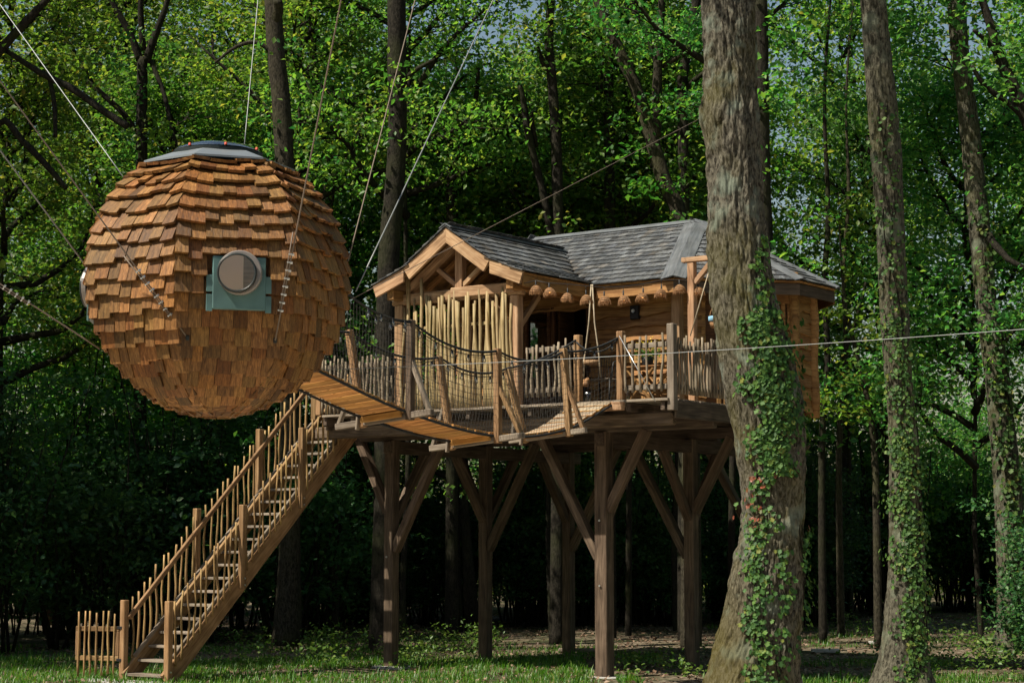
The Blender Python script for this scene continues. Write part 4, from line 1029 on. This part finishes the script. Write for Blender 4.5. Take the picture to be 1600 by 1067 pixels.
def small_things():
    p = H(ufx(993, .70), .695, 5.44); t = thing('wall_lamp', 'black box lamp fixed to the siding under the eave', 'lamp', p)
    V, F = chbox(.15, .09, .21, .01); put('housing', raw_mesh('housing', V, F, M_black), t, Matrix.Translation(p) @ Matrix.Rotation(-TH, 4, 'Z'))
    V, F = lathe([(.001, 0), (.022, 0), (.03, .02)], 14); put('lens', raw_mesh('lens', V, F, M_steel, True), t, Matrix.Translation(p-VV*.047+ZZ*.02) @ Matrix((UU, ZZ, -VV)).transposed().to_4x4())
    for x, lab, col in ((918, 'glass lantern jar standing beside the bridge entrance post', M_glass), (978, 'small glass jar at the foot of the short railing', M_glass)):
        q = H(ufx(x, -1.05), -1.05, DZ); t = thing('lantern_jar', lab, 'jar', q)
        V, F = lathe([(.001, 0), (.045, 0), (.05, .02), (.05, .11), (.04, .13)], 14); put('glass', raw_mesh('glass', V, F, col, True), t, Matrix.Translation(q))
        V, F = lathe([(.042, .13), (.044, .155), (.001, .158)], 12); put('lid', raw_mesh('lid', V, F, M_steel, True), t, Matrix.Translation(q)); V, F = lathe([(.001, .005), (.03, .005), (.03, .06), (.001, .062)], 10); put('candle', raw_mesh('candle', V, F, M_hemp, True), t, Matrix.Translation(q))
    q = atz(1376, 1006, .02); t = thing('iron_stand', 'dark iron pedestal stand on the clearing by the ivy tree', 'stand', q)
    V, F = lathe([(.001, .06), (.14, .06), (.12, .10), (.085, .14), (.075, .26), (.055, .32), (.05, .36), (.085, .40), (.08, .44), (.001, .45)], 16); put('pedestal', raw_mesh('pedestal', V, F, M_iron, True), t, Matrix.Translation(q))
    V, F = chbox(.42, .32, .05, .008); put('base_plate', raw_mesh('base_plate', V, F, M_concrete), t, Matrix.Translation(q+ZZ*.03))
    for x, y, L, w, lab in ((905, 1015, .75, .2, 'pale plank lying on the ground under the platform'), (1290, 1016, .5, .3, 'flat grey slab on the ground right of the big trunk')):
        q = atz(x, y, .05); V, F = chbox(L, w, .06, .01); t = tag(put('ground_slab', raw_mesh('ground_slab', V, F, M_grey if y == 1015 else M_concrete), None, Matrix.Translation(q) @ Matrix.Rotation(frand(-.2, .2), 4, 'Z')), lab, 'slab')
small_things()

# ------------------------------------------------------------------ the three near trunks
def interp_prof(prof, y):
    ys = [p[0] for p in prof]; return [float(np.interp(y, ys, [p[k] for p in prof])) for k in (1, 2)]
def big_trunk(t, prof, D, mat, nseg, nring, amp, base_z=-.15, knots=(), freq=1.0):
    y0, y1 = prof[0][0], prof[-1][0]; V = []; F = []; zmax = at(800, y0, D).z
    ex = [(y0, *prof[0][1:])]; o = at(prof[-1][1], y1, D); o = Vector((o.x, D, 0))
    ztop = at(prof[0][1], y0, D).z; top_ext = 5.0
    for i in range(nring):
        z = base_z+(ztop+top_ext-base_z)*i/(nring-1); zz = min(z, ztop)
        # image row of this height
        d = Vector((0, D, zz-CAMZ)); yy = 533.5-FPX*(d.z*_cp-d.y*_sp)/(d.y*_cp+d.z*_sp)
        (xc, hw) = interp_prof(prof, yy); c = at(xc, yy, D); r = hw*D/FPX; cx = c.x
        if z > ztop: k = (z-ztop)/top_ext; cx += (at(prof[0][1], y0, D).x-at(prof[1][1], prof[1][0], D).x)/(ztop-at(0, prof[1][0], D).z+1e-6)*(z-ztop); r *= 1-.25*k
        for k in range(nseg):
            a = 2*math.pi*k/nseg; ca, sa = math.cos(a), math.sin(a)
            q = Vector((ca*r*13*freq, sa*r*13*freq, z*2.6*freq)); w = mnoise.noise(q*.5+Vector((3, 1, 7)))
            rid = abs(mnoise.noise(Vector((q.x+w*.8, q.y+w*.8, q.z*.9)))); fine = mnoise.noise(q*2.6); flk = abs(mnoise.noise(Vector((q.x*1.9, q.y*1.9, q.z*2.2))))
            dr = amp*(1.5*min(rid, .45)+.35*fine+.7*flk-.55)+.03*mnoise.noise(Vector((ca*1.5, sa*1.5, z*.5)))
            for (kz, ka, ks, kh) in knots: dr += kh*math.exp(-((z-kz)/ks)**2-((((a-ka+math.pi) % (2*math.pi))-math.pi)/.5)**2)
            if z < .6: dr += .10*(max(0, .6-z)/.6)**1.5*(1+.8*math.sin(a*5+1))
            V.append((cx+(r+dr)*ca-o.x, (r+dr)*sa, z))
    for i in range(nring-1):
        for k in range(nseg): a = i*nseg+k; b = i*nseg+(k+1) % nseg; F.append((a, b, b+nseg)); F.append((a, b+nseg, a+nseg))
    return put('trunk', tri_mesh('trunk', np.array(V), np.array(F), mat, True), t, Matrix.Translation(o))
def ivy(name, label, prof, D, regions, mat, size, out=(.01, .07), red=None):
    C, Nn, S, C2, N2, S2 = [], [], [], [], [], []
    for (y0, y1, xa0, xa1, xb0, xb1, n) in regions:       # x range at y0 and at y1
        for _ in range(n):
            y = frand(y0, y1); k = (y-y0)/(y1-y0); cx = (xa0+xa1)/2*(1-k)+(xb0+xb1)/2*k; hwd = (xa1-xa0)/2*(1-k)+(xb1-xb0)/2*k
            x = cx+hwd*max(-1.3, min(1.3, random.gauss(0, .5)+.35*math.sin(y*.07)))
            xc, hw = interp_prof(prof, y); r = hw*D/FPX; dx = (x-xc)*D/FPX; dx2 = max(-r, min(r, dx)); dep = -math.sqrt(max(0, r*r-dx2*dx2))
            nrm = Vector((dx2/r, dep/r, 0)); p = at(xc, y, D); p = Vector((p.x+dx, p.y+dep, p.z))+nrm*(frand(*out)+.03)
            nv = nrm+Vector((frand(-.6, .6), frand(-.6, .6), frand(.0, .9)))
            tgt = (C2, N2, S2) if red and red[0] < y < red[1] and random.random() < red[2] and x < cx+4 else (C, Nn, S)
            tgt[0].append(p); tgt[1].append(nv); tgt[2].append(size*frand(.5, 1.5))
    b = at(prof[-1][1], prof[-1][0], D); t = thing(name, label, 'ivy', (b.x, b.y-.5, 0))
    def mk(n_, C, N_, S, m):
        C = np.array([tuple(c) for c in C]); N_ = np.array([tuple(c) for c in N_]); n = len(C); N_ /= np.linalg.norm(N_, axis=1, keepdims=True)
        dn = np.array([0, 0, -1.0])+RNG.normal(size=(n, 3))*.45; tt = dn-N_*np.sum(dn*N_, 1, keepdims=True); tt /= np.linalg.norm(tt, axis=1, keepdims=True); ss = np.cross(N_, tt); S = np.array(S)[:, None]
        pts = [(-.40, 0, 0), (-.30, .42, .05), (.0, .34, .08), (.12, .5, .04), (.6, 0, -.05), (.12, -.5, .04), (.0, -.34, .08), (-.30, -.42, .05)]
        V = np.stack([C+tt*S*a+ss*S*b_+N_*S*c for a, b_, c in pts], 1); k = len(pts); o = np.arange(n)[:, None]*k
        F = np.concatenate([o+np.array([0, i, i+1]) for i in range(1, k-1)], 1).reshape(-1, 3)
        put(n_, tri_mesh(n_, V.reshape(-1, 3), F, m), t)
    mk('foliage', C, Nn, S, mat)
    if C2: tag(t.children[0], None); mk('red_foliage', C2, N2, S2, M_ivyred)
    mb = MB()
    for (y0, y1, xa0, xa1, xb0, xb1, n) in regions:
        for q in range(2):
            pts = []; ph = frand(0, 6)
            for i in range(10):
                k = i/9; y = y0+(y1-y0)*k; x = (xa0+xa1)/2*(1-k)+(xb0+xb1)/2*k+8*math.sin(ph+k*4)
                xc, hw = interp_prof(prof, y); r = hw*D/FPX; dx = max(-r*.95, min(r*.95, (x-xc)*D/FPX)); p = at(xc, y, D); pts.append(Vector((p.x+dx, p.y-math.sqrt(r*r-dx*dx)-.02, p.z)))
            mb.tube(pts, .008, 5)
    mb.build('vine', M_bark, t)
D1 = 22.5
PF1 = [(-20, 1136, 40), (100, 1140, 41), (180, 1141, 45), (240, 1144, 43), (300, 1149, 44), (400, 1154, 47), (470, 1163, 51), (550, 1180, 56), (620, 1192, 57), (700, 1204, 54), (800, 1209, 47), (850, 1205, 51), (900, 1200, 56), (950, 1195, 60), (1000, 1187, 65), (1067, 1176, 72), (1130, 1170, 82)]
t1 = thing('oak_tree', 'massive old oak trunk in front of the cabin, mossy and ivy-clad', 'tree', (at(1172, 1067, D1).x, D1, 0))
big_trunk(t1, PF1, D1, M_barkbig, 240, 560, .045, knots=((at(0, 178, D1).z, math.pi, .18, .06), (at(0, 215, D1).z, -1.6, .20, .035), (at(0, 190, D1).z, -2.2, .14, .03), (at(0, 610, D1).z, -.5, .5, .05)))
add_crown(t1, (at(1137, 0, D1).x, D1, 0), 2, 1.0, 1.0, .8, 7.5, False)
ivy('ivy_vine', 'ivy climbing the front of the massive oak trunk', PF1, D1, [(375, 500, 1172, 1190, 1165, 1205, 130), (490, 620, 1160, 1208, 1158, 1236, 760), (600, 745, 1165, 1240, 1178, 1228, 820), (735, 830, 1165, 1205, 1160, 1210, 150), (820, 1075, 1162, 1196, 1158, 1196, 400), (860, 960, 1205, 1228, 1205, 1226, 70), (820, 980, 1240, 1262, 1244, 1264, 110), (500, 700, 1200, 1250, 1215, 1262, 160), (980, 1075, 1195, 1230, 1180, 1240, 60)], M_ivy, .053, (.004, .05), red=(740, 830, .35))
D2 = 25.0
PF2 = [(-20, 1362, 20), (100, 1371, 21), (250, 1385, 25), (330, 1390, 23), (400, 1393, 22), (500, 1399, 21), (600, 1405, 21), (700, 1412, 23), (800, 1416, 26), (900, 1418, 29), (1000, 1415, 35), (1067, 1411, 42), (1110, 1408, 50)]
t2 = thing('oak_tree', 'straight oak trunk wrapped in ivy right of the cabin', 'tree', (at(1411, 1067, D2).x, D2, 0))
big_trunk(t2, PF2, D2, M_barkivy, 90, 260, .018, knots=((at(0, 235, D2).z, -1.2, .25, .03),))
add_crown(t2, (at(1365, 0, D2).x, D2, 0), 5, 2.0, .9, .8, 6.5, False)
ivy('ivy_vine', 'ivy running up the straight trunk right of the cabin', PF2, D2, [(170, 340, 1345, 1405, 1350, 1425, 150), (330, 520, 1362, 1402, 1374, 1425, 190), (500, 700, 1375, 1425, 1384, 1440, 600), (690, 900, 1386, 1428, 1392, 1440, 850), (890, 1080, 1400, 1440, 1395, 1450, 600), (650, 1000, 1425, 1448, 1430, 1456, 120)], M_ivy, .047, (.004, .06))
D3 = 35.0
PF3 = [(-20, 1494, 15), (80, 1500, 15), (200, 1514, 16), (330, 1527, 16), (450, 1538, 17), (600, 1560, 19), (750, 1574, 22), (900, 1584, 25), (980, 1588, 28), (1030, 1590, 34)]
t3 = thing('oak_tree', 'slender leaning oak near the right edge of the picture', 'tree', (at(1590, 1020, D3).x, D3, 0))
big_trunk(t3, PF3, D3, M_barkivy, 60, 160, .016)
tube('limb', [at(1531, 345, D3), at(1552, 380, D3-.3), at(1575, 405, D3-.6), at(1625, 432, D3-1)], lambda s: .09*(1-.6*s), M_bark, t3, 7)
add_crown(t3, (at(1500, 0, D3).x, D3, 0), 4, .3, .9, .8, 6.0, False)
ivy('ivy_vine', 'ivy on the slender leaning oak at the right edge', PF3, D3, [(300, 620, 1515, 1545, 1538, 1580, 260), (600, 900, 1542, 1582, 1560, 1600, 420), (880, 1020, 1562, 1606, 1565, 1610, 200)], M_ivy, .075, (.01, .18))

# ------------------------------------------------------------------ forest trees whose trunks can be told apart
traced_tree('oak_tree', 'dark three-forked oak rising behind the left of the sphere', 39, [(222, 90, 8), (222, 170, 9), (221, 300, 9.5), (220, 500, 10), (218, 760, 11), (216, 990, 13)],
    [[(219, 95, 7), (205, 55, 6), (185, 20, 5), (168, -20, 4)], [(228, 98, 8), (245, 55, 6.5), (262, 15, 5), (275, -30, 4)], [(224, 80, 6), (222, 20, 5), (226, -30, 4)], [(212, 205, 5), (185, 170, 5), (120, 120, 4.5), (60, 110, 3), (20, 85, 2)], [(236, 95, 4), (258, 150, 4), (270, 200, 3.5), (282, 240, 3)], [(150, 140, 3.5), (120, 85, 3), (90, 40, 2)]], [(222, 0, .5, 0, 1.1, .9, .8, 1.5)])
traced_tree('oak_tree', 'thick cut-limbed oak trunk rising between sphere and gable', 36, [(424, -30, 13), (432, 90, 14.5), (441, 180, 15), (448, 330, 15), (452, 520, 15), (453, 760, 16), (452, 900, 18), (447, 1008, 24)],
    [[(428, 40, 11), (436, 20, 9), (437, 8, 8)], [(436, 95, 4), (405, 70, 3.5), (372, 78, 3), (340, 105, 2)]], [(430, 0, .8, 2, .4, .8, .8, 5)], M_barkl)
traced_tree('oak_tree', 'thin pale forked trunk just right of the sphere', 41, [(486, -20, 5), (488, 60, 6), (494, 150, 6.5), (505, 230, 7), (513, 320, 7), (520, 480, 7), (522, 760, 8), (520, 985, 10)],
    [[(492, 130, 4), (478, 120, 3), (462, 108, 2)], [(515, 335, 3), (528, 260, 3), (530, 200, 2.5), (520, 130, 2)], [(530, 215, 3), (560, 200, 3.2), (575, 185, 2.5), (568, 160, 2)]], [(500, 0, .5, 4, 2.2, .8, .8, 4)], M_barkl)
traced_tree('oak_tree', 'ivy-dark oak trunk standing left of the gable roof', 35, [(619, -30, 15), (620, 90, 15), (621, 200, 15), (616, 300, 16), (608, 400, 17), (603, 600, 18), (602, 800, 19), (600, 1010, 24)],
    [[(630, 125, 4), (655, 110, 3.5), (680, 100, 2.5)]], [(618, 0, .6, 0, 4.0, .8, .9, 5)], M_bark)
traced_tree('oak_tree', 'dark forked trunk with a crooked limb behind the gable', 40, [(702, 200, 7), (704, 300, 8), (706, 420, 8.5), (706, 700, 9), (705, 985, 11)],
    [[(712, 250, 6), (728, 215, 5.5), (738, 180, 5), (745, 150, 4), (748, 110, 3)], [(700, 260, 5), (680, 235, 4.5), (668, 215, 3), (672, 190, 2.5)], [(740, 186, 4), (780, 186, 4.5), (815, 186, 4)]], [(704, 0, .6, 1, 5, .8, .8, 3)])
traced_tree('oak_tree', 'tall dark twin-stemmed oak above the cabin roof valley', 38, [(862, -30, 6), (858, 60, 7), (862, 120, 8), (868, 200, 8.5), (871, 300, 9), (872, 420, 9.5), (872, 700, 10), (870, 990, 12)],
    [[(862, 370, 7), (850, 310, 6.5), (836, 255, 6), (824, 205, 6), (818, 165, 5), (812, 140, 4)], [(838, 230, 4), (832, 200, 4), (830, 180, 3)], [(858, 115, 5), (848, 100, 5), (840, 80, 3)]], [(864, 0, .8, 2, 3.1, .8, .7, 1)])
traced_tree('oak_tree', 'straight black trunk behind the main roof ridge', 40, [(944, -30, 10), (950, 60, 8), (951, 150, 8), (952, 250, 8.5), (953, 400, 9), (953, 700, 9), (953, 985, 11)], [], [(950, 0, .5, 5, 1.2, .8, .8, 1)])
traced_tree('oak_tree', 'leaning grey oak crossing behind the roof ridge', 37, [(925, -20, 7), (950, 40, 9), (972, 90, 10), (990, 130, 10), (1008, 180, 11), (1022, 230, 12), (1040, 290, 13), (1062, 340, 13), (1075, 480, 14), (1080, 760, 15), (1080, 1000, 18)],
    [[(1026, 215, 8), (1026, 150, 8), (1028, 90, 7), (1032, 20, 6), (1034, -30, 5)], [(1028, 110, 5), (1012, 60, 4), (995, 30, 3), (985, 10, 2.5)], [(1035, 105, 4), (1060, 92, 4), (1085, 85, 3)]], [(1000, 0, .7, 0, 2.6, .8, .8, 5)], M_barkl)
traced_tree('oak_tree', 'dark trunk half hidden behind the massive oak', 30.5, [(1188, -30, 11), (1190, 100, 12), (1191, 250, 12.5), (1196, 400, 13), (1200, 600, 13), (1200, 800, 14), (1200, 1020, 17)], [], [(1190, 0, 1, 4, .9, .7, .8, 7)])
traced_tree('oak_tree', 'upright dark stem between the massive oak and the roof ridge', 39, [(1092, -20, 8), (1082, 40, 8), (1072, 90, 8), (1066, 140, 9), (1068, 240, 9), (1070, 500, 10), (1070, 990, 12)], [[(1070, 140, 4), (1088, 125, 4), (1110, 112, 3)]], [(1080, 0, .8, 3, .5, .8, .8, 6)])
traced_tree('oak_tree', 'dark sloping tree leaning in at the top right corner', 33, [(1520, -40, 5), (1548, 40, 7), (1562, 90, 9), (1580, 130, 10), (1600, 175, 11), (1640, 280, 12), (1680, 500, 13), (1700, 1020, 16)], [[(1560, 90, 5), (1540, 70, 4), (1515, 55, 3)], [(1605, 190, 5), (1575, 165, 4.5), (1535, 140, 4), (1512, 110, 3)]], [(1600, 0, .5, 1, 3.9, .8, .8, 1)])
traced_tree('oak_tree', 'slim ivy-covered stem in the gap right of the cabin', 38, [(1300, -30, 2), (1288, 150, 3), (1294, 330, 4), (1288, 450, 5), (1293, 560, 5), (1284, 700, 5.5), (1286, 985, 7)], [], None, M_bark)
traced_tree('oak_tree', 'slim pale stem with side shoots right of the cabin wall', 41, [(1336, -30, 1.5), (1322, 150, 2), (1326, 300, 3), (1318, 430, 3.5), (1322, 560, 4), (1311, 700, 5), (1314, 970, 6)], [[(1316, 560, 3.5), (1336, 500, 3), (1350, 440, 2)]], None, M_barkl)
traced_tree('oak_tree', 'crooked sapling leaning right of the cabin', 36, [(1310, 300, .6), (1314, 400, 1.8), (1322, 480, 3), (1340, 560, 3.5), (1358, 640, 4.5), (1368, 740, 5.5), (1372, 985, 7)], [], None, M_barkl)
traced_tree('oak_tree', 'dark oak with long drooping limbs at the left edge', 33, [(-40, -30, 12), (-42, 200, 14), (-45, 500, 16), (-50, 1030, 22)],
    [[(-40, 130, 9), (0, 85, 8), (45, 40, 7), (95, -8, 5)], [(-42, 330, 8), (0, 195, 6), (40, 225, 6), (80, 265, 5.5), (110, 300, 4.5)], [(10, 80, 4), (40, 100, 5), (75, 122, 5.5), (120, 145, 6), (165, 178, 6), (205, 204, 6)], [(78, 125, 4), (88, 165, 4), (93, 220, 3.5)]], [(-40, -.5, .5, 2, .7, .8, .8, 1)])

# ------------------------------------------------------------------ the woods behind
placed = []
def ok(x, y, dmin):
    return all((x-a)**2+(y-b)**2 > dmin*dmin for a, b in placed)
FG = 'trees of the wood behind the cabin'; FL = 'leafy forest tree standing among the woods behind the cabin'
rs = random.Random(5); cnt = 0; tries = 0
while cnt < 12 and tries < 4000:
    tries += 1; y = 41+13*rs.random(); hw = y*.30+2; x = rs.uniform(-hw, hw)
    if not ok(x, y, 3.6): continue
    placed.append((x, y)); cnt += 1; far = (y-41)/13*.6
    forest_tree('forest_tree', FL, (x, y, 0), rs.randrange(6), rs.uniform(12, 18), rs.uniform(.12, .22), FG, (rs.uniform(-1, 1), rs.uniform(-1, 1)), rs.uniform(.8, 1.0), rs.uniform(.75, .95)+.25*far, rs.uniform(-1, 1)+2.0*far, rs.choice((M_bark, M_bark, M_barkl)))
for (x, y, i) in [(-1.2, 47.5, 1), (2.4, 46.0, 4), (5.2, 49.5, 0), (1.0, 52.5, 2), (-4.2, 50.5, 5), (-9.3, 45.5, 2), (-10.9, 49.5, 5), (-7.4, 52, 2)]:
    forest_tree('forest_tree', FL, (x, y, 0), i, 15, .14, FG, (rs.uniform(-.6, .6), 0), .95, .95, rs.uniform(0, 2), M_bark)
# off to the sides and behind the camera the same wood goes on round the clearing
EG = 'trees of the wood around the clearing'; EL = 'forest tree at the side of the clearing beyond the picture edge'
for (x, y, i, dz) in [(-15.5, 33, 0, 1), (-12.8, 29.5, 2, 0), (-13.5, 39, 1, 0), (-20, 36, 4, 0), (-24, 31, 0, 1), (15, 31, 1, 0), (19, 37, 2, 0), (17, 24, 3, 0), (20, 15, 4, 0), (-22, 4, 1, 0), (18, 2, 0, 0), (-12, -12, 2, 0), (8, -12, 1, 0), (25, 25, 5, 0)]:
    forest_tree('forest_tree', EL, (x, y, 0), i, 18, .24, EG, (frand(-1, 1), frand(-1, 1)), 1.1, 1, dz)
# understorey bushes
def bush(x, y, i, s, label, group, sz=None):
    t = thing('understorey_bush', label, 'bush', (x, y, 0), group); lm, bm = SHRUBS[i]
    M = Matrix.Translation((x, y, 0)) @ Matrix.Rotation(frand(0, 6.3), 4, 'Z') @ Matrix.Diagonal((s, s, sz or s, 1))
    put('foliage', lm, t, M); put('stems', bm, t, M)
BL = 'dark leafy bush in the shade at the foot of the woods'; BG = 'understorey bushes'
rs = random.Random(9)
for k in range(46):
    y = rs.uniform(39, 62); hw = y*.29+2; x = rs.uniform(-hw, hw)
    if x > 4 and y < 50: y += 12
    if -4 < x <= 4 and y < 44: y += 6
    bush(x, y, rs.randrange(3), rs.uniform(.8, 1.25), BL, BG)
for k in range(16): bush(-5+k*.85+rs.uniform(-.6, .6), rs.uniform(45.5, 51), rs.randrange(2), rs.uniform(.7, 1.0), BL, BG)
for k in range(22): bush(-17+k*1.6+rs.uniform(-.6, .6), rs.uniform(53, 60), rs.randrange(2), rs.uniform(.7, .95), BL, BG)
BL2 = 'leafy bush at the left edge of the clearing below the sphere'; BG2 = 'bushes left of the stairs'
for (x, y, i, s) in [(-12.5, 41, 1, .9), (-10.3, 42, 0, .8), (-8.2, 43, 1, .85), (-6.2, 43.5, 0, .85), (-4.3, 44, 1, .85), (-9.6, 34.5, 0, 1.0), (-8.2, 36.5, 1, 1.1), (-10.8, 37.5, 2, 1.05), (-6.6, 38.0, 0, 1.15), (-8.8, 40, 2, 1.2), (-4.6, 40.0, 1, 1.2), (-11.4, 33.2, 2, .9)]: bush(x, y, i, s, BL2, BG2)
for (x, y, i, s) in [(-15.6, 24.3, 0, 1.25), (-18.4, 22.0, 2, 1.3), (-17.6, 25.8, 1, 1.4), (-20.5, 23.6, 0, 1.5)]: bush(x, y, i, s, 'unseen tall bush added off to the left for the window to reflect', 'unseen bushes added for reflections')  # added out of view to put green into the window reflection
bush(at(1590, 1030, 31).x+.5, 31.2, 1, .42, 'low bright-leaved bush at the lower right corner', None)
bush(at(1640, 900, 30).x, 30, 1, .62, 'big-leaved shrub reaching in at the right edge', None)
# far wood: one mass of foliage
def far_wood():
    n = 190000; x = RNG.uniform(-32, 32, n); y = RNG.uniform(62, 84, n); z = RNG.beta(.9, 1.15, n)*24
    g = np.sin(x*.9)+np.sin(x*.43+y*.5)*1.2+np.sin(z*1.1+x*1.2)*.9+np.sin(z*.75-x*.57+y*.4)+np.sin(x*2.1+z*1.7)*.7
    keep = (g > 1.1) | (z < 5); C = np.stack([x, y, z], 1)[keep]; Nn = RNG.normal(size=C.shape)*[.7, .7, .4]+[0, -.2, .6]
    tag(put('far_wood', leaves('far_wood', C, Nn, RNG.uniform(.16, .34, len(C)), M_far)), 'mass of foliage of the wood in the far distance', 'wood', kind='stuff')
    for k in range(26):
        x = -34+k*2.7+frand(-1, 1); 
far_wood()

# ------------------------------------------------------------------ grass, weeds, leaf litter
def grass():
    Cs = []
    def patch(n, x0, x1, y0, y1, dens):
        x = RNG.uniform(x0, x1, n*3); y = RNG.uniform(y0, y1, n*3)
        g = np.array([mnoise.noise(Vector((a*.55, b*.55, 1)))+.5*mnoise.noise(Vector((a*1.8, b*1.8, 4))) for a, b in zip(x, y)])
        k = np.where(g > dens)[0][:n]; return x[k], y[k]
    X, Y = [], []
    for a in ((26000, -10.5, 1.2, 26.6, 33, -.25), (7000, -10, 2.5, 31, 37, -.05), (3500, 1.5, 7.8, 26.3, 28.2, .08), (2500, 3.5, 11, 28, 33, .22), (2500, 4.5, 9.5, 36, 46, .15)):
        x, y = patch(*a); X.append(x); Y.append(y)
    X = np.concatenate(X); Y = np.concatenate(Y); n = len(X); Z = np.array([gz(a, b) for a, b in zip(X, Y)])
    h = RNG.gamma(3, .017, n)+.02; az = RNG.uniform(0, 6.283, n); ln = RNG.uniform(.2, .8, n)*h; w = RNG.uniform(.004, .009, n)
    bx, by = np.cos(az), np.sin(az); V = np.empty((n, 5, 3))
    V[:, 0] = np.stack([X-by*w, Y+bx*w, Z], 1); V[:, 1] = np.stack([X+by*w, Y-bx*w, Z], 1)
    mx, my, mz = X+bx*ln*.35, Y+by*ln*.35, Z+h*.6
    V[:, 2] = np.stack([mx+by*w*.8, my-bx*w*.8, mz], 1); V[:, 3] = np.stack([mx-by*w*.8, my+bx*w*.8, mz], 1); V[:, 4] = np.stack([X+bx*ln, Y+by*ln, Z+h], 1)
    o = np.arange(n)[:, None]*5; F = np.concatenate([o+[0, 1, 2], o+[0, 2, 3], o+[3, 2, 4]], 1).reshape(-1, 3)
    tag(put('grass', tri_mesh('grass', V.reshape(-1, 3), F, M_grass)), 'rough green grass growing in the clearing', 'grass', kind='stuff')
grass()
def weeds():
    Cs, Ns, Ss = [], [], []
    spots = [(x, y) for x, y in [(frand(330, 760), frand(1000, 1045)) for _ in range(70)]]+[(frand(480, 780), frand(1000, 1028)) for _ in range(50)]+[(frand(1245, 1600), frand(955, 1060)) for _ in range(46)]+[(frand(960, 1110), frand(1040, 1062)) for _ in range(16)]+[(frand(1480, 1600), frand(1000, 1060)) for _ in range(30)]
    for px, py in spots:
        p = atz(px, py, 0); hh = frand(.08, .42)
        n = random.randint(12, 34); C, Nn = spray((p.x, p.y, hh*.6), n, .11, 1.0, .9); C[:, 2] = np.clip(C[:, 2], .03, hh+.1); Cs.append(C); Ns.append(Nn); Ss.append(RNG.uniform(.045, .10, n))
    tag(put('ground_weeds', leaves('ground_weeds', np.concatenate(Cs), np.concatenate(Ns), np.concatenate(Ss), M_weed)), 'low leafy weeds scattered over the ground', 'weeds', kind='stuff')
    n = 16000; x = RNG.uniform(-9, 14, n); y = RNG.uniform(26.2, 52, n); Z = np.array([gz(a, b) for a, b in zip(x, y)])+RNG.uniform(.012, .035, n)
    Nn = RNG.normal(size=(n, 3))*[.35, .35, .1]+[0, 0, 1]
    tag(put('leaf_litter', leaves('leaf_litter', np.stack([x, y, Z], 1), Nn, RNG.uniform(.05, .11, n), M_litter)), 'brown dead leaves lying on the ground', 'leaf litter', kind='stuff')
weeds()
